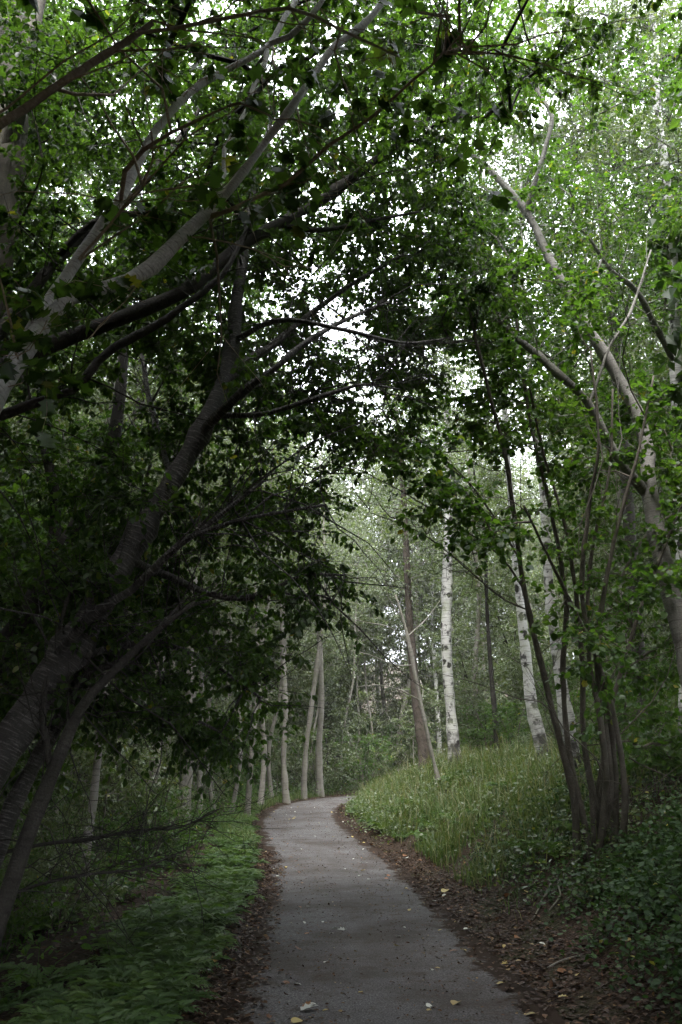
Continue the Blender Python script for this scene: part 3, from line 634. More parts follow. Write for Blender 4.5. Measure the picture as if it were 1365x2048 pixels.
cl = np.vstack([region([(870, 230), (1120, 300), (1280, 400), (1300, 900), (1180, 900), (1040, 850), (900, 560)], (10.7, 13.4), 150),
                region([(760, 100), (1130, 60), (1130, 320), (900, 330)], (10, 12.5), 45),
                box((0, 9, 8.5), (6, 13, 12), 70)])
near_tree('leaning_birch', 'smooth brown birch leaning left and forking above the right bank', 'tree', lean, cl, 'bark_lean', 'leaf_mid', OUT_ROUND, LEAFR, .068, thick=.74, dead=12, rad=.5, ntw=8, nlf=14, droop=.35)

# ---- middle-distance birches and others: explicit trunks, fine crowns --------
MIDG = None
def mid_tree(name, label, pts, top, crown_r, bark, Yl, n, size=.075, lo=.3, leafmat='leaf_birch', nlf=13, ntw=8, rad=.65, group=None, cat='tree', extra=None):
    l = limb(pts); l[:, 3] *= .86; n = int(n * 1.7); top *= 1.2
    b = l[0, :3]; g = to_ground(b[0], b[1]); l = np.vstack([[*g, l[0, 3] * 1.15], l[(l[:, 2] > g[2] + .3)]])
    e = l[-1]; d = nrm(l[-1, :3] - l[-2, :3]); d = nrm(d * .5 + np.array([0, 0, 1]))
    hleft = top - e[2]
    if hleft > .5:
        ext = [[*(e[:3] + d * hleft * q + rng.normal(size=3) * [.12, .12, 0]), max(e[3] * (1 - q * .9), .012)] for q in (.35, .7, 1.0)]
        l = np.vstack([l, ext])
    H = l[-1, 2] - l[0, 2]
    cs = ball((0, 0, 0), (1, 1, 1), n); zc = (cs[:, 2] + 1) / 2
    h = l[0, 2] + H * (lo + (1.02 - lo) * zc)
    ax = np.stack([np.interp(h, l[:, 2], l[:, k_]) for k_ in (0, 1)], 1)
    C = np.c_[ax + cs[:, :2] * crown_r, h]
    if extra is not None: C = np.vstack([C, extra])
    return near_tree(name, label, cat, [l], C, bark, leafmat, OUT_ROUND, LEAF4, size, rad=rad, ntw=ntw, nlf=nlf, droop=.6, min_px=10, sides=12, group=group, r_tip=.006, coarse=True)

mid_tree('birch_tree', 'white-trunked birch standing along the right edge behind the leaning birch', [(1378, 1500, 14, 34), (1362, 1000, 14, 30), (1352, 700, 14, 26), (1346, 500, 14, 23), (1335, 350, 14, 20), (1318, 200, 14, 17), (1312, 50, 14, 14)], 17, 3.0, 'bark_birch', 14, 100, extra=region([(980, -150), (1420, -150), (1420, 430), (1150, 330), (1000, 220)], (13.3, 17), 200), lo=0.33)
mid_tree('birch_tree', 'tall straight white birch with black scars in the middle of the clearing', [(910, 1510, 25, 27), (900, 1400, 25, 25), (893, 1280, 25, 24), (894, 1150, 25, 22), (898, 1010, 25, 18), (895, 850, 25, 14)], 16.5, 3.0, 'bark_birch', 25, 130, lo=0.30)
mid_tree('birch_tree', 'white birch with a flaking black foot left of the hazel stems', [(1085, 1500, 20, 36), (1062, 1410, 20, 28), (1048, 1290, 20, 23), (1036, 1170, 20, 20), (1020, 1000, 20, 16), (1008, 850, 20, 13)], 15, 2.8, 'bark_birch', 20, 110, lo=0.33)
mid_tree('birch_tree', 'white birch showing between the left hazel stems', [(1150, 1530, 15, 32), (1128, 1400, 15, 27), (1112, 1290, 15, 25), (1097, 1150, 15, 23), (1088, 1000, 15, 19), (1070, 850, 15, 14)], 14.5, 2.6, 'bark_birch', 15, 100, lo=0.38)
mid_tree('pine_tree', 'rough brown straight trunk left of the tall white birch', [(850, 1500, 27, 26), (835, 1400, 27, 23), (822, 1250, 27, 18), (814, 1080, 27, 14), (806, 950, 27, 11)], 15, 2.6, 'bark_pine', 27, 90, lo=0.33, leafmat='leaf_far')
mid_tree('slender_tree', 'thin pale pole among leaves right of the tall white birch', [(955, 1490, 31, 13), (950, 1340, 31, 12), (958, 1200, 31, 10), (945, 1050, 31, 8)], 14, 2.2, 'bark_pale', 31, 80, lo=0.28, leafmat='leaf_far')
mid_tree('slender_tree', 'thin dark pole standing between two white birches', [(995, 1490, 26, 12), (988, 1400, 26, 11), (976, 1220, 26, 9), (970, 1050, 26, 7)], 12, 2.2, 'bark_dark', 26, 70, lo=0.33)
mid_tree('pale_trunked_tree', 'stout pale smooth trunk above the shrubs left of the path', [(296, 1660, 20, 30), (305, 1560, 20, 27), (314, 1480, 20, 25), (322, 1330, 20, 22), (325, 1150, 20, 18)], 14, 3.0, 'bark_pale', 20, 100, lo=0.38)
mid_tree('pale_trunked_tree', 'pale trunk partly behind leaves right of the stoutest pale trunk', [(366, 1640, 23, 30), (372, 1560, 23, 28), (380, 1480, 23, 26), (384, 1300, 23, 22)], 14, 2.8, 'bark_pale', 23, 90, lo=0.38)
mid_tree('birch_tree', 'slim brown-patched birch leaning right at the left of the shrubs', [(172, 1700, 14, 20), (186, 1600, 14, 19), (200, 1480, 14, 17), (210, 1380, 14, 15), (216, 1200, 14, 12)], 11, 2.2, 'bark_lean', 14, 60, lo=0.43)
mid_tree('slender_tree', 'forked pale pole standing at the bend of the path', [(641, 1588, 39, 16), (638, 1500, 39, 14), (644, 1400, 39, 14), (640, 1300, 39, 13), (638, 1200, 39, 11)], 14, 2.2, 'bark_pale', 39, 70, lo=0.38, leafmat='leaf_far')
mid_tree('slender_tree', 'pale pole curving right just left of the forked pole at the bend', [(608, 1594, 37, 12), (612, 1500, 37, 11), (622, 1420, 37, 12), (634, 1330, 37, 10)], 13, 2.2, 'bark_pale', 37, 70, lo=0.38, leafmat='leaf_far')
mid_tree('slender_tree', 'pale pole with a bent foot behind the left verge', [(574, 1600, 34, 13), (568, 1520, 34, 12), (572, 1420, 34, 13), (566, 1300, 34, 11)], 13, 2.2, 'bark_pale', 34, 70, lo=0.38, leafmat='leaf_far')

mid_tree('tall_broad_tree', 'tall leafy tree whose crown closes the sky left of the path opening', [(-110, 1700, 15, 60), (-70, 1000, 15, 52), (0, 500, 15, 44), (60, 100, 15, 34)], 16, 3.4, 'bark_dark', 15, 150, lo=.45, leafmat='leaf_mid', rad=.75, size=.085, extra=region([(-40, -60), (560, -60), (600, 420), (330, 720), (-40, 720)], (11.5, 15.5), 170))
mid_tree('tall_broad_tree', 'tall leafy tree behind the ring-barked cherry, left of the bend', [(225, 1650, 19, 34), (240, 1200, 19, 30), (270, 900, 19, 26), (300, 600, 19, 20)], 17, 3.6, 'bark_dark', 19, 150, lo=.4, leafmat='leaf_mid', rad=.75, size=.085, extra=region([(430, 150), (960, 150), (960, 850), (620, 900), (430, 800)], (14, 19), 130))
mid_tree('tall_broad_tree', 'tall leafy tree over the right rise behind the hazel', [(1290, 1500, 17, 30), (1270, 1200, 17, 28), (1240, 800, 17, 24), (1200, 400, 17, 18)], 16, 3.3, 'bark_dark', 17, 150, lo=.4, leafmat='leaf_mid', rad=.75, size=.085, extra=region([(800, -80), (1420, -80), (1420, 650), (1050, 650), (800, 250)], (15, 19), 260))
# leaning bare pole with dead side branches
l = [limb([(877, 1560, 22, 11), (862, 1500, 22, 10), (840, 1400, 22, 9.5), (822, 1310, 22, 10), (808, 1250, 22, 8), (790, 1190, 22, 5)]),
     limb([(815, 1285, 22, 5), (780, 1255, 21.6, 4), (735, 1245, 21.3, 3), (700, 1235, 21, 2)]), limb([(812, 1275, 22, 5), (850, 1240, 22.4, 4), (880, 1200, 22.6, 2)]),
     limb([(826, 1330, 22, 5), (790, 1330, 21.5, 4), (740, 1310, 21, 3), (700, 1300, 20.6, 2)]), limb([(800, 1230, 22, 4), (775, 1190, 21.8, 3), (770, 1130, 21.6, 2)]),
     limb([(840, 1400, 22, 5), (800, 1380, 21.5, 4), (760, 1372, 21.2, 3), (715, 1375, 21, 2)])]
for q in l: q[:, 3] *= .72
for q in l[1:]: q[:, 3] *= .7
near_tree('bare_tree', 'bare leaning dead pole with leafless side branches below the brown trunk', 'tree', l, None, 'bark_pale', 'leaf_far', OUT_ELL, LEAF4, .05)

# ---- the wood behind: a few kinds, copied with their parts ---------------------
def kind_tree(name, H, cr, lo, n, bark, leafmat, size, r0, wob=.25, nlf=11, ntw=7, rad=.65, low=0):
    z = np.linspace(0, H, 9)
    ax = np.c_[np.cumsum(rng.normal(size=9)) * wob * .5, np.cumsum(rng.normal(size=9)) * wob * .5]; ax -= ax[0]
    l = np.c_[ax, z, np.linspace(r0, .015, 9)]
    cs = ball((0, 0, 0), (1, 1, 1), n); h = H * (lo + (1.02 - lo) * (cs[:, 2] + 1) / 2)
    C = np.c_[np.stack([np.interp(h, z, ax[:, k_]) for k_ in (0, 1)], 1) + cs[:, :2] * cr, h]
    if low:                                                     # low leafy shoots about the foot
        a_ = rng.random(low) * 6.28; r_ = rng.uniform(.3, 1.2, low)
        C = np.vstack([C, np.c_[np.cos(a_) * r_, np.sin(a_) * r_, rng.uniform(.8, H * lo, low)]])
    L = resample(l, .4); a = Acc(); L = L.copy(); tube(a, L[:, :3], L[:, 3] * (1 + .4 * np.exp(-L[:, 2] * 3)), 9, .05)
    tw, P, D, N, S, T = grow([L], C, rad, ntw, nlf, size, .5, .0065, coarse=True)
    f = Acc(); leaf_batch(f, P, D, N, S, T, LEAF4)
    return (name, a.mesh('trunk', [M[bark]]), tw.mesh('twigs', [M[bark]]), f.mesh('crown', [M[leafmat]], smooth=False))
def place(kind, x, y, rz, s, label, group, cat='tree', sink=.05):
    name, tm, wm, fm = kind
    r = thing(name, label, cat, (x, y, float(gh([x], [y])[0]) - sink), group)
    r.rotation_euler = (rng.normal() * .03, rng.normal() * .03, rz); r.scale = (s, s, s)
    obj('trunk', tm, r)
    tag(obj('twigs', wm, r), kind='stuff')
    tag(obj('crown', fm, r), kind='stuff')
    return r
KF = [kind_tree('slender_tree', 17, 2.4, .10, 330, 'bark_pale', 'leaf_far', .10, .11, low=16),
      kind_tree('slender_tree', 20, 2.7, .22, 360, 'bark_pale', 'leaf_far', .10, .13, low=14),
      kind_tree('birch_tree', 21, 2.8, .15, 400, 'bark_birch', 'leaf_birch', .095, .14, low=8),
      kind_tree('dark_tree', 15, 3.0, .06, 400, 'bark_dark', 'leaf_far', .11, .13, low=10)]
KP = [kind_tree('slender_tree', 14, 1.6, .42, 110, 'bark_pale', 'leaf_far', .10, .075, wob=.35),
      kind_tree('slender_tree', 16, 1.8, .5, 120, 'bark_pale', 'leaf_birch', .10, .095, wob=.3)]
KS = [kind_tree('sapling', 4.6, 1.2, .06, 75, 'bark_pale', 'leaf_birch', .085, .03, wob=.3, rad=.5),
      kind_tree('sapling', 6.5, 1.5, .05, 110, 'bark_dark', 'leaf_far', .085, .04, wob=.35, rad=.55),
      kind_tree('sapling', 3.2, 1.0, .05, 60, 'bark_hazel', 'leaf_mid', .08, .025, wob=.3, rad=.45)]
KC = [kind_tree('added_shade_tree', 11, 4.4, .45, 560, 'bark_dark', 'leaf_dark', .26, .18, ntw=7, nlf=11, rad=.8),  # added kinds, mostly out of view, with dense crowns to block light
      kind_tree('added_shade_tree', 15, 4.2, .64, 420, 'bark_dark', 'leaf_dark', .15, .17, ntw=8, nlf=13, rad=.8),
      kind_tree('added_shade_tree', 10, 3.6, .08, 460, 'bark_dark', 'leaf_dark', .26, .16, ntw=7, nlf=10, rad=.8)]
SHR = []
for q in range(3):
    st = []
    for j in range(7):
        a_ = rng.random() * 6.28; tip = np.array([math.cos(a_), math.sin(a_), 0]) * rng.uniform(.3, .9) + [0, 0, rng.uniform(1.0, 1.9)]
        st.append(resample(np.array([[math.cos(a_) * .05, math.sin(a_) * .05, -.05, .014], [*(tip * [.35, .35, .5]), .011], [*tip, .006]]), .2))
    C = ball((0, 0, .95), (1.0, 1.0, .95), 46)
    tw, P, D, N, S, T = grow(st, C, .4, 6, 9, .075, .35, .003)
    a = Acc()
    for s_ in st: tube(a, s_[:, :3], s_[:, 3], 5)
    f = Acc(); leaf_batch(f, P, D, N, S, T, LEAF6)
    mt = ['leaf_far', 'leaf_birch', 'leaf_mid'][q]
    SHR.append(('shrub', a.mesh('stems', [M['bark_hazel']]), tw.mesh('twigs', [M['bark_hazel']]), f.mesh('foliage', [M[mt]], smooth=False)))

placed = []
def scatter(n, xr, yr, gap, test, kinds, smin, smax, label, group, cat='tree', pathgap=2.6):
    c = 0
    for _ in range(n * 40):
        if c >= n: break
        x = rng.uniform(*xr); y = rng.uniform(*yr)
        d, s = sdist([x], [y])
        if d[0] < pathgap or not test(x, y, s[0]): continue
        if any((x - a) ** 2 + (y - b_) ** 2 < gap * gap for a, b_ in placed): continue
        placed.append((x, y)); c += 1
        k_ = kinds[rng.integers(len(kinds))]
        place(k_, x, y, rng.random() * 6.28, rng.uniform(smin, smax), label[k_[0]] if isinstance(label, dict) else label, group, cat)
LF = {'slender_tree': 'slender pale-stemmed tree in the wood left of the path', 'birch_tree': 'white-stemmed birch deep in the wood left of the path', 'dark_tree': 'dark leafy tree in the wood left of the path'}
LB = {'slender_tree': 'slender pale-stemmed tree beyond the bend of the path', 'birch_tree': 'white-stemmed birch beyond the bend of the path', 'dark_tree': 'dark leafy tree beyond the bend of the path'}
LR = {'slender_tree': 'slender pale-stemmed tree on the rise right of the path', 'birch_tree': 'white-stemmed birch on the rise right of the path', 'dark_tree': 'dark leafy tree on the rise right of the path'}
scatter(60, (-26, -3.5), (15, 46), 1.6, lambda x, y, s: s < 0 and x < -7.4 - .03 * (y - 15) and abs(x) < y * .55 + 3, KF, .75, 1.1, LF, 'trees of the wood left of the path')
scatter(95, (-28, 26), (46, 72), 2.0, lambda x, y, s: abs(x) < y * .48 + 2, KF, 1.05, 1.4, LB, 'trees of the wood beyond the bend')
scatter(46, (3.5, 26), (18, 46), 1.8, lambda x, y, s: s > 0 and x > .17 * y + 4.2 and abs(x) < y * .55 + 3, KF, .75, 1.1, LR, 'trees on the rise right of the path')
for (px, yd, sc_) in [(432, 27, .9), (466, 29, 1), (497, 25, .85), (523, 31, 1), (545, 36, 1), (240, 19, .8), (268, 24, .9), (345, 27, .9), (405, 24, .85), (690, 46, 1.1), (708, 48, 1.1), (130, 20, .8), (60, 22, .9)]:
    x_ = float(at(px, 1550, yd)[0]); g_ = 'left of the path' if px < 600 else 'beyond the bend'
    placed.append((x_, yd)); place(KP[px % 2], x_, yd, px * .1, sc_, 'bare-stemmed pale pole ' + g_, 'pale poles ' + g_)
scatter(30, (-16, -1), (24, 47), .8, lambda x, y, s: s < 0 and abs(x) < y * .45, KP, .8, 1.2, 'bare-stemmed pale pole among the trunks left of the path', 'pale poles left of the path', 'tree', 1.2)
scatter(14, (-12, 14), (46, 62), .9, lambda x, y, s: True, KP, .8, 1.2, 'bare-stemmed pale pole beyond the bend of the path', 'pale poles beyond the bend', 'tree', 1.2)
scatter(105, (-20, 22), (45, 62), 1.2, lambda x, y, s: abs(x) < y * .42, KS, .9, 1.6, 'thin leafy sapling crowding the wood beyond the bend', 'saplings beyond the bend', 'sapling', 1.2)
scatter(44, (2, 15), (18, 42), 1.1, lambda x, y, s: s > 0 and x > .10 * y + 1.0 and not (y < 27 and .10 < x / y < .28), KS, .55, 1.15, 'thin leafy sapling between the birches on the rise', 'saplings on the right rise', 'sapling', 2.4)
scatter(44, (-16, -2), (15, 42), 1.2, lambda x, y, s: s < 0 and abs(x) < y * .5, KS, .5, 1.0, 'thin leafy sapling among the poles left of the path', 'saplings left of the path', 'sapling', 2.0)
# trees added beside and behind the viewpoint, mostly unseen, to shade the near path
for (x, y, s, q) in [(-3.0, 1.4, 1.0, 1), (3.4, 1.2, 1.0, 1), (-2.7, -.6, 1.0, 0), (2.9, -.9, 1.0, 0), (-5.2, -1.5, 1.0, 0), (5.4, -1.2, 1.0, 0), (-2.4, -4.5, 1.0, 0), (2.8, -5, 1.0, 0), (-6.6, -.8, 1.0, 0), (-9, 6, 1.2, 2), (9, 7, 1.2, 2), (-7.2, -6, 1.1, 2), (7, -6, 1.1, 2),  (6.8, .6, 1.05, 0), (-7.5, 3, 1.1, 0), (8.6, 4.5, 1.0, 0), 
                     (-9.5, 9, 1.2, 2), (8.5, -3, 1.1, 2), (-8.8, -3.5, 1.1, 2), (-9, 14, 1.2, 2), (9.5, 12, 1.2, 2), (8.5, 2, 1.1, 2), (-10, 3.5, 1.1, 2), (-7.5, -9, 1.1, 2), (8, -9, 1.1, 2)]:
    place(KC[q], x, y, rng.random() * 6.28, s, 'broad dark tree added beside the near path to shade it', 'added shade trees beside the near path')
placed = []
scatter(60, (-14, -2), (12, 40), .8, lambda x, y, s: s < 0 and abs(x) < y * .45 + 1.5, SHR, .35, .85, 'leafy knee to waist high shrub in the wood left of the path', 'shrubs left of the path', 'shrub', 1.6)
scatter(26, (-9, -3), (8, 17), .7, lambda x, y, s: s < 0, [SHR[0], SHR[2]], .35, .7, 'leafy knee to waist high shrub in the wood left of the path', 'shrubs left of the path', 'shrub', 1.9)
scatter(46, (2, 16), (14, 40), 1.0, lambda x, y, s: s > 0 and x > .11 * y + 1.2, SHR, .6, 1.2, 'leafy shrub under the birches on the rise', 'shrubs on the right rise', 'shrub', 2.6)
scatter(90, (-20, 20), (41, 66), 1.0, lambda x, y, s: abs(x) < y * .42, SHR, 1.0, 2.3, 'leafy shrub closing the view beyond the bend', 'shrubs beyond the bend', 'shrub', .8)

# ------------------------------------------------------------------ ground plants
def strip_points(n, side, d0, d1, y0, y1, power=1.0):
    """random points beside the asphalt, more of them near the camera when power > 1"""
    out_ = []
    while len(out_) < n:
        y = y0 + (y1 - y0) * rng.random(n * 2) ** power
        x = rng.uniform(-9, 12, n * 2)
        d, s = sdist(x, y); k_ = (s == side) & (d > d0) & (d < d1)
        out_ += list(zip(x[k_], y[k_]))
        if len(out_) == 0: continue
    return np.array(out_[:n])
# fern: fronds with paired pinnae, all in one object
def fern_template():
    a = Acc()
    for q in range(8):
        az = q / 8 * 6.28 + rng.normal() * .3; L = rng.uniform(.75, 1.1); t_ = np.linspace(0, 1, 16)[1:]
        dirv = np.array([math.cos(az), math.sin(az), 0])
        r_ = L * .8 * t_; zz = L * (.75 * t_ - .55 * t_ ** 2.2)
        P = dirv * r_[:, None] + np.c_[np.zeros((15, 2)), zz]
        tg = nrm(np.gradient(P, axis=0)); sd_ = np.cross(tg, [0, 0, 1]); sd_ = nrm(sd_)
        w = .24 * L * np.sin(np.pi * (t_ * .82 + .12)) + .02
        for sg in (1, -1):
            D = sd_ * sg + tg * .55 + rng.normal(size=(15, 3)) * .14
            N = np.cross(sd_, tg) + rng.normal(size=(15, 3)) * .25; N *= np.sign(N[:, 2:3])
            leaf_batch(a, P, D, N, w * rng.uniform(.8, 1.2, 15), np.full(15, .5), (LEAF4[0] * [.48, 1, 1], LEAF4[1]))
        tube(a, np.vstack([[0, 0, 0], P])[::5], np.linspace(.005, .002, 4), 3, cap=False)
    return np.concatenate(a.V), np.concatenate(a.Q), None
def stamp(tpls, pts, smin, smax, tintm=.5, tilt=.15):
    a = Acc(); z = gh(pts[:, 0], pts[:, 1])
    for q, (x, y) in enumerate(pts):
        V, Qd, _ = tpls[rng.integers(len(tpls))]; s = rng.uniform(smin, smax); th = rng.random() * 6.28
        c_, s_ = math.cos(th) * s, math.sin(th) * s
        W_ = np.c_[V[:, 0] * c_ - V[:, 1] * s_, V[:, 0] * s_ + V[:, 1] * c_, V[:, 2] * s]
        W_[:, 0] += W_[:, 2] * rng.normal() * tilt; W_[:, 1] += W_[:, 2] * rng.normal() * tilt
        a.add(W_ + [x, y, z[q]], Qd, tint=np.full(len(V), np.clip(rng.normal(tintm, .25), 0, 1)))
    return a
FT = [fern_template() for _ in range(4)]
pts = np.vstack([strip_points(200, -1, .2, .95, 5.2, 14, 1.1), strip_points(110, -1, .15, .9, 13, 27, 1.0)])
tag(obj('fern_cover', stamp(FT, pts, .28, .52).mesh('fern_cover', [M['fern']], smooth=False)), 'low feathery green ferns along the left edge of the path', 'ferns', kind='stuff')
pts = np.vstack([strip_points(60, -1, 1.1, 6, 6, 26)])
tag(obj('fern_undergrowth', stamp(FT, pts, .4, .8, .35).mesh('fern_undergrowth', [M['fern']], smooth=False)), 'darker fern undergrowth beneath the trees on the left', 'ferns', kind='stuff')

def leafy_cover(pts, h, n_each, size, tpl, spread):
    a = Acc(); z = gh(pts[:, 0], pts[:, 1]); n = len(pts)
    P = np.repeat(np.c_[pts, z], n_each, 0); m_ = len(P)
    hh = rng.random(m_) * np.repeat(h * rng.uniform(.5, 1.2, n), n_each)
    P[:, :2] += rng.normal(size=(m_, 2)) * spread; P[:, 2] = gh(P[:, 0], P[:, 1]) + .02 + hh
    D = rng.normal(size=(m_, 3)); D[:, 2] = D[:, 2] * .4 - .25
    N = rng.normal(size=(m_, 3)) * .4; N[:, 2] += 1
    tint = np.clip(np.repeat(rng.normal(.45, .2, n), n_each) + rng.normal(0, .15, m_), 0, .93); tint[rng.random(m_) < .01] = 1
    leaf_batch(a, P, D, N, size * rng.uniform(.5, 1.2, m_), tint, tpl)
    for (x, y), zz in list(zip(pts, z))[::2]:
        tip = np.array([x + rng.normal() * .12, y + rng.normal() * .12, zz + h * rng.uniform(.5, 1.1)])
        tube(a, np.array([[x, y, zz - .02], [(x + tip[0]) / 2, (y + tip[1]) / 2, zz + h * .5], tip]), [.004, .003, .002], 3, cap=False, tint=.2)
    return a
pts = np.vstack([strip_points(420, 1, .9, 2.6, 4.2, 9.5), strip_points(60, 1, .55, 1.0, 5, 8), strip_points(120, 1, .7, 2.6, 9, 15)])
tag(obj('bramble_cover', leafy_cover(pts, .38, 36, .052, LEAFR, .13).mesh('bramble_cover', [M['bramble']], smooth=False)), 'dark bramble leaves covering the near right bank', 'brambles', kind='stuff')
pts = np.vstack([strip_points(420, 1, .6, 3.8, 10, 32), strip_points(130, 1, .25, 1.0, 19, 31)])
tag(obj('bank_weeds', leafy_cover(pts, .45, 22, .075, LEAF6, .16).mesh('bank_weeds', [M['leaf_birch']], smooth=False)), 'leafy weeds among the grass of the right bank', 'weeds', kind='stuff')
pts = np.vstack([strip_points(520, -1, 1.1, 7, 6, 34), strip_points(170, -1, .15, 2.6, 22, 47)])
tag(obj('wood_undergrowth', leafy_cover(pts, .6, 24, .08, LEAF6, .2).mesh('wood_undergrowth', [M['leaf_mid']], smooth=False)), 'leafy undergrowth on the woodland floor left of the path', 'undergrowth', kind='stuff')
xs = rng.uniform(-22, 22, 900); ys = rng.uniform(36, 62, 900); d, s = sdist(xs, ys); k_ = (d > .3) & (np.abs(xs) < ys * .45)
tag(obj('far_undergrowth', leafy_cover(np.c_[xs, ys][k_], .8, 22, .11, LEAF4, .3).mesh('far_undergrowth', [M['leaf_far']], smooth=False)), 'green undergrowth beyond the bend of the path', 'undergrowth', kind='stuff')

def grass(pts, hmin, hmax, name, label, tm=.5):
    pn = np.sin(pts[:, 0] * 2.3 + 1.3 * np.sin(pts[:, 1] * 1.1)) + np.sin(pts[:, 1] * 1.9 + pts[:, 0]) + rng.normal(size=len(pts)) * .7
    pts = pts[(pn > -.55) & (rng.random(len(pts)) < np.clip((pts[:, 1] - 9.5) / 5, 0, 1) ** 1.5)]
    n = len(pts); z = gh(pts[:, 0], pts[:, 1]); P = np.c_[pts, z - .01]
    az = rng.random(n) * 6.28; h = rng.uniform(hmin, hmax, n) * (1 + .25 * np.sin(pts[:, 0] * 3.1 + pts[:, 1] * 1.7)); lean_ = rng.uniform(.2, .8, n) * h
    dr = np.c_[np.cos(az), np.sin(az), np.zeros(n)]; sdv = np.c_[-np.sin(az), np.cos(az), np.zeros(n)]
    w = rng.uniform(.004, .008, n)[:, None]; up = np.array([0, 0, 1.])
    m1 = P + dr * (lean_ * .3)[:, None] + up * (h * .6)[:, None]; tp = P + dr * lean_[:, None] + up * (h * rng.uniform(.75, 1, n))[:, None]
    V = np.stack([P - sdv * w, P + sdv * w, m1 + sdv * w * .8, m1 - sdv * w * .8, tp], 1).reshape(-1, 3)
    i_ = np.arange(n) * 5
    tint = np.repeat(np.clip(rng.normal(tm, .28, n), 0, 1), 5)
    me = mk_mesh(name, V, np.c_[i_, i_ + 1, i_ + 2, i_ + 3], np.c_[i_ + 3, i_ + 2, i_ + 4], tint=tint, mats=[M['grass']])
    tag(obj(name, me), label, 'grass', kind='stuff')
grass(strip_points(60000, 1, .4, 4.4, 9.8, 34, 1.0), .10, .42, 'bank_grass', 'pale long grass over the right bank')
grass(strip_points(5200, 1, .5, 4.2, 11, 33, 1.0), .45, .85, 'tall_grass', 'tall wispy dry grass stalks rising from the right bank', .85)
grass(strip_points(9000, -1, .05, .8, 18, 40), .1, .3, 'verge_grass', 'short grass along the left verge near the bend')

pts = np.vstack([strip_points(46, 1, .9, 4, 11, 30), strip_points(26, 1, .4, 1.3, 17, 30)])
tag(obj('bank_ferns', stamp(FT, pts, .35, .7, .6).mesh('bank_ferns', [M['fern']], smooth=False)), 'scattered ferns on the grassy right bank', 'ferns', kind='stuff')
# leaf litter: along both edges and over the bank
def litter(pts, size, lift, tint_off=0):
    n = len(pts); d, s = sdist(pts[:, 0], pts[:, 1])
    z = np.where(d < 0, zp(pts[:, 1]) + .016, gh(pts[:, 0], pts[:, 1]) + .008)
    P = np.c_[pts, z + rng.random(n) * lift]
    D = rng.normal(size=(n, 3)); D[:, 2] *= .18; N = rng.normal(size=(n, 3)) * .22; N[:, 2] += 1
    a = Acc(); leaf_batch(a, P, D, N, size * rng.uniform(.5, 1.3, n), np.clip(rng.beta(1.6, 2.6, n) + tint_off, 0, 1), LEAF6)
    return a
pts = np.vstack([strip_points(4600, -1, -.14, .45, 5, 18), strip_points(1000, -1, -.4, -.1, 5, 18), strip_points(4000, 1, -.06, .6, 5, 18), strip_points(500, 1, -.3, -.05, 5, 18), strip_points(2600, -1, -.12, .3, 17, 42), strip_points(3200, 1, -.12, .45, 17, 42)])
tag(obj('leaf_litter', litter(pts, .052, .02).mesh('leaf_litter', [M['litter']], smooth=False)), 'brown leaf litter along both edges of the asphalt', 'leaf litter', kind='stuff')
pts = np.vstack([strip_points(2200, 1, .4, 2.4, 5, 14), strip_points(3500, -1, .4, 5, 4.5, 16)])
tag(obj('bank_litter', litter(pts, .06, .03, -.1).mesh('bank_litter', [M['litter']], smooth=False)), 'dark rotting leaves on the bank and under the left trees', 'leaf litter', kind='stuff')
pts = np.vstack([strip_points(2600, -1, -1.16, -.2, 5, 40, 1.3), strip_points(2600, 1, -1.16, -.1, 5, 40, 1.3)])
tag(obj('path_crumbs', litter(pts, .028, .002, .12).mesh('path_crumbs', [M['litter']], smooth=False)), 'small leaf crumbs and twigs strewn over the asphalt', 'leaf litter', kind='stuff')

# ------------------------------------------------------------------ single fallen leaves
LM = {c: [blade_mesh('leaf', OUT_ELL, [M['leaf_' + c]], .25, .22), blade_mesh('leaf', OUT_LOBE, [M['leaf_' + c]], .2, .25), blade_mesh('leaf', OUT_ROUND, [M['leaf_' + c]], .3, .15)] for c in ('yellow', 'brown', 'pale')}
def ground_at(px, py):
    Yv = np.linspace(3, 45, 1200); P = np.array([at(px, py, y) for y in Yv])
    d, s = sdist(P[:, 0], P[:, 1]); z = np.where(d < 0, zp(P[:, 1]), gh(P[:, 0], P[:, 1]))
    k_ = np.argmax(P[:, 2] < z); return P[k_]
def fallen(x, y, col, size, label, group=None):
    d, s = sdist([x], [y]); z = float(zp(y)) + .018 if d[0] < 0 else float(gh([x], [y])[0]) + .03
    sh = int(rng.integers(3)); o = bpy.data.objects.new('fallen_leaf', LM[col][sh]); COL.objects.link(o)
    o.location = (x, y, z); o.scale = (size, size, size)
    o.rotation_euler = (rng.normal() * .2, rng.normal() * .2, rng.random() * 6.28)
    st_ = 'beside the nearest ferns' if y < 7.5 else 'level with the bared roots' if y < 9 else 'level with the hazel clump' if y < 12 else 'below the grassy bank' if y < 20 else 'near the bend'
    if group: label = f'{label} {st_}'.replace('small', ('tiny' if size < .055 else 'small' if size < .07 else 'fair-sized') + (' oval', ' lobed', ' round')[sh])
    tag(o, label, 'leaf', group)
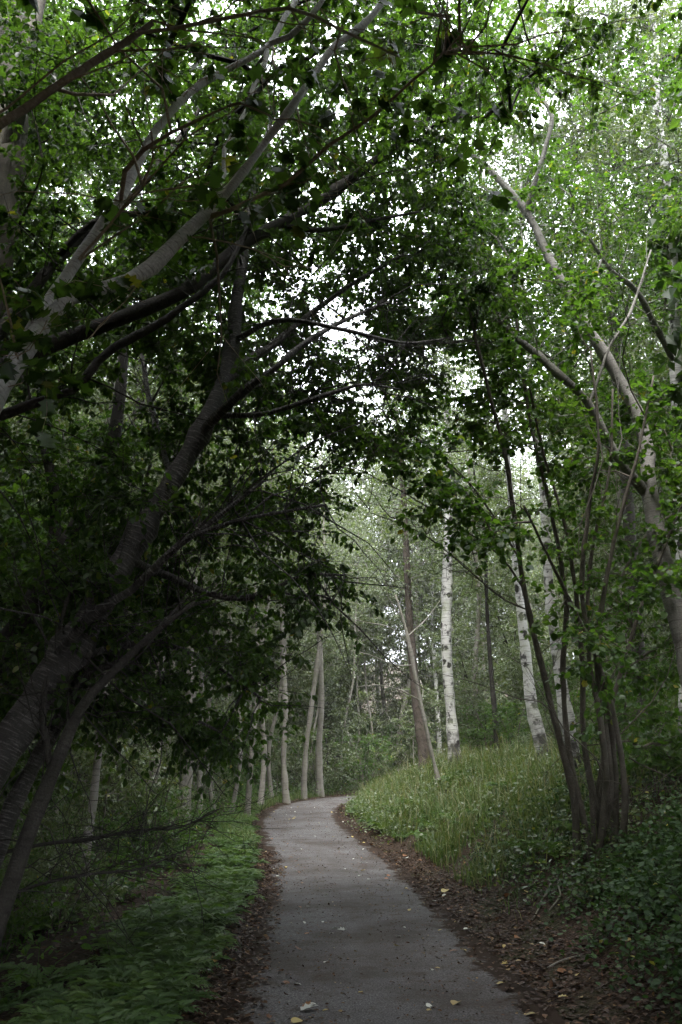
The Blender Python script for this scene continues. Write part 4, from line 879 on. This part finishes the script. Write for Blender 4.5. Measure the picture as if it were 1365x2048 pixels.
for (px, py, col, size, label) in [
        (602, 2028, 'pale', .13, 'pale lobed fallen leaf lowest on the near asphalt'),
        (608, 2016, 'brown', .09, 'brown fallen leaf touching the lowest pale leaf'),
        (690, 1863, 'pale', .10, 'pale narrow fallen leaf in the middle of the near asphalt'),
        (797, 1896, 'yellow', .09, 'tan fallen leaf right of the middle of the near asphalt'),
        (928, 1863, 'pale', .12, 'whitish fallen leaf near the right asphalt edge'),
        (1008, 1971, 'yellow', .11, 'tan curled fallen leaf near the lower right asphalt edge'),
        (917, 2010, 'yellow', .09, 'tan fallen leaf low on the right half of the asphalt'),
        (1072, 2034, 'yellow', .13, 'bright yellow fallen leaf at the bottom right asphalt edge'),
        (894, 1784, 'yellow', .12, 'large yellow fallen leaf in the right gutter'),
        (882, 1797, 'brown', .10, 'orange fallen leaf below the large yellow one'),
        (925, 1753, 'yellow', .11, 'yellow-green fallen leaf higher up in the right gutter'),
        (815, 1720, 'pale', .13, 'white fallen leaf at the foot of the grassy bank'),
        (795, 1718, 'pale', .11, 'smaller white fallen leaf left of the white one at the bank foot'),
        (446, 1900, 'yellow', .09, 'yellow fallen leaf of a pair on the left litter'),
        (458, 1899, 'brown', .09, 'orange fallen leaf of a pair on the left litter'),
        (435, 1929, 'yellow', .08, 'golden fallen leaf below the pair on the left litter'),
        (411, 1950, 'pale', .06, 'small white fallen leaf on the left litter'),
        (388, 1971, 'yellow', .07, 'yellow fallen leaf beside the left ferns'),
        (1022, 1795, 'brown', .11, 'orange fallen leaf on the dark right bank'),
        (1060, 1790, 'yellow', .12, 'upright yellow leaf by the exposed roots'),
        (1115, 1950, 'brown', .12, 'brown lobed fallen leaf beside the dry stick'),
        (1155, 1961, 'yellow', .08, 'small tan leaf below the dry stick'),
        (820, 1783, 'brown', .10, 'brown fallen leaf on the asphalt near the right gutter')]:
    P = ground_at(px, py); fallen(P[0], P[1], col, size, label)
for side, nm, n, dd in ((-1, 'left', 70, (-.7, .4)), (1, 'right', 80, (-.6, .8))):
    P = strip_points(n, side, dd[0], dd[1], 4.4, 30, 1.3)
    for x, y in P:
        c_ = ['yellow', 'brown', 'brown', 'pale'][rng.integers(4)]
        fallen(x, y, c_, rng.uniform(.05, .09), f'small {c_} leaf by the {nm} edge of the path', f'{c_} leaves along the {nm} edge of the path')
for side in (-1, 1):
    P = strip_points(38, side, -1.16, -.6, 4.6, 32, 1.2)
    for x, y in P:
        c_ = ['yellow', 'brown', 'pale', 'pale'][rng.integers(4)]
        fallen(x, y, c_, rng.uniform(.04, .08), f'small {c_} leaf on the middle of the asphalt', f'{c_} leaves on the middle of the asphalt')

# ------------------------------------------------------------------ roots, stick, dead boughs
def ground_line(pp, lift, r):
    out_ = []
    for j, (px, py) in enumerate(pp):
        P = ground_at(px, py); out_.append([P[0], P[1], P[2] + lift * math.sin(3.1 * j / max(1, len(pp) - 1)) + .01, r * (1 - .7 * j / len(pp))])
    return np.array(out_)
rt = thing('exposed_root', 'pale twisted roots laid bare on the right bank below the hazel', 'root', ground_at(1085, 1800))
b0 = np.array(rt.location)
for pp in ([(1102, 1770), (1098, 1790), (1086, 1806), (1078, 1825), (1066, 1842)], [(1130, 1750), (1118, 1775), (1121, 1800), (1100, 1822)], [(1085, 1782), (1060, 1800), (1052, 1806)]):
    l = resample(ground_line(pp, .035, .015), .06); a = Acc(); tube(a, l[:, :3], l[:, 3], 7, .12); obj('root_strand', a.mesh('root', [M['bark_pale']], b0), rt)
st = thing('dry_stick', 'thin dry stick lying on the right litter by the near asphalt', 'stick', ground_at(1130, 1925)); b0 = np.array(st.location)
l = resample(ground_line([(1096, 1938), (1120, 1930), (1150, 1920), (1170, 1915)], .02, .010), .06); a = Acc(); tube(a, l[:, :3], l[:, 3], 6, .1); obj('stem', a.mesh('stick', [M['bark_pale']], b0), st)

def dead_bough(name, label, pts, bark, n, tl):
    l = resample(limb(pts), .1); b0 = l[0, :3].copy(); r = thing(name, label, 'dead branch', b0)
    a = Acc(); tube(a, l[:, :3], l[:, 3], 7, .06); obj('stem', a.mesh('stem', [M[bark]], b0), r)
    a = Acc()
    for q in range(n):
        j = rng.integers(int(len(l) * .25), len(l)); s = l[j, :3]; ax = nrm(l[-1, :3] - l[0, :3])
        d = nrm(rng.normal(size=3) * [1, 1, .7] + ax * .8); L = tl * rng.uniform(.4, 1.1); t_ = np.linspace(0, 1, 6)[:, None]
        P = s + d * L * t_ + np.array([0, 0, -.15 * L]) * t_ ** 2 + np.cumsum(rng.normal(size=(6, 3)) * .02, 0)
        tube(a, P, np.linspace(.005, .002, 6), 4, cap=False)
        for _ in range(3):
            k_ = rng.integers(2, 6); d2 = nrm(d + rng.normal(size=3) * .7); P2 = P[k_] + d2 * (L * .4) * np.linspace(0, 1, 4)[:, None]
            tube(a, P2, np.linspace(.003, .0015, 4), 3, cap=False)
    tag(obj('twigs', a.mesh('twigs', [M[bark]], b0), r), kind='stuff')
dead_bough('dead_bough', 'dark twiggy dead bough reaching towards the path above the ferns', [(-60, 1720, 8.2, 10), (80, 1690, 8.6, 8), (180, 1678, 9, 7), (280, 1660, 9.4, 5), (360, 1655, 9.8, 4), (440, 1618, 10.2, 3)], 'bark_dark', 46, .9)
dead_bough('dead_bough', 'lower dark dead bough drooping over the left undergrowth', [(-60, 1830, 7.6, 9), (60, 1775, 7.9, 7), (180, 1748, 8.2, 6), (280, 1738, 8.5, 5), (370, 1700, 8.8, 3)], 'bark_dark', 40, .8)

# ------------------------------------------------------------------ each copy gets the label that tells it apart
LAND = [(110, 'slanting black stem'), (190, 'slim brown-patched birch'), (305, 'stout pale trunk'), (375, 'pale trunk behind leaves'), (470, 'dead bough tips'), (572, 'bent-footed pole'), (612, 'curving pale pole'), (640, 'forked pale pole'),
        (735, 'path end'), (845, 'rough brown trunk'), (897, 'tall white birch'), (952, 'thin pale pole'), (985, 'thin dark pole'), (1062, 'flaking-footed birch'), (1120, 'birch behind hazel'), (1200, 'hazel clump'), (1290, 'leaning birch fork'), (1355, 'right edge birch')]
WHAT = {'trees of the wood left of the path': 'in the left wood', 'trees of the wood beyond the bend': 'beyond the bend', 'trees on the rise right of the path': 'on the right rise', 'pale poles left of the path': 'left of the path', 'pale poles beyond the bend': 'beyond the bend',
        'saplings beyond the bend': 'beyond the bend', 'saplings on the right rise': 'on the right rise', 'saplings left of the path': 'left of the path', 'shrubs left of the path': 'left of the path', 'shrubs on the right rise': 'on the right rise', 'shrubs beyond the bend': 'beyond the bend'}
HUE = {'leaf_far': 'pale green', 'leaf_birch': 'light green', 'leaf_mid': 'mid green', 'leaf_dark': 'dark green'}
seen = {}
for o in [o for o in COL.objects if o.type == 'EMPTY' and o.get('group') in WHAT]:
    px, py, f = proj(np.array(o.location) + [0, 0, 1.0]); px = float(px[0]); f = float(f[0])
    if not -40 < px < PW + 40: continue
    lx, ln = min(LAND, key=lambda a: abs(a[0] - px)); rel = 'behind the' if abs(px - lx) < 14 else ('left of the' if px < lx else 'right of the')
    hue = 'green'
    for c in o.children:
        if c.data and c.data.materials and c.data.materials[0].name in HUE: hue = HUE[c.data.materials[0].name]
    base = o.name.split('.')[0]; noun = {'slender_tree': 'bare-stemmed pole' if 'poles' in o['group'] else 'slender tree', 'birch_tree': 'white birch', 'dark_tree': 'dark-stemmed tree', 'sapling': 'sapling', 'shrub': 'shrub'}[base]
    seen.setdefault((hue if noun in ('sapling', 'shrub') else '', noun, o['group'], rel, ln), []).append((f, o))
for (hue, noun, g, rel, ln), v in seen.items():
    v.sort(key=lambda a: a[0])
    wd = [''] if len(v) == 1 else ['nearer ', 'farther '] if len(v) == 2 else ['nearest '] + ['second ', 'third ', 'fourth ', 'fifth ', 'sixth ', 'seventh ', 'eighth ', 'ninth '][:max(0, len(v) - 2)] + ['farthest ']
    for j, (f, o) in enumerate(v): o['label'] = f"{wd[min(j, len(wd) - 1)]}{hue + ' ' if noun in ('sapling', 'shrub') else ''}{noun} {WHAT[g]} {rel} {ln}"

# ------------------------------------------------------------------ thin summer haze in the wood
hv = np.array([[x, y, z] for z in (-2.5, 48) for y in (-203, 343) for x in (-263, 263)], float)
hq = np.array([[0, 2, 3, 1], [4, 5, 7, 6], [0, 1, 5, 4], [2, 6, 7, 3], [0, 4, 6, 2], [1, 3, 7, 5]])
m, t, out = mat('haze'); t.nodes.remove(nod(t, 'ShaderNodeBsdfDiffuse'))
pv = nod(t, 'ShaderNodeVolumePrincipled'); pv.inputs['Density'].default_value = .0006; pv.inputs['Color'].default_value = (.93, .95, .89, 1)
t.links.new(pv.outputs[0], out.inputs['Volume'])
tag(obj('haze', mk_mesh('haze', hv, hq, mats=[m])), kind='stuff')
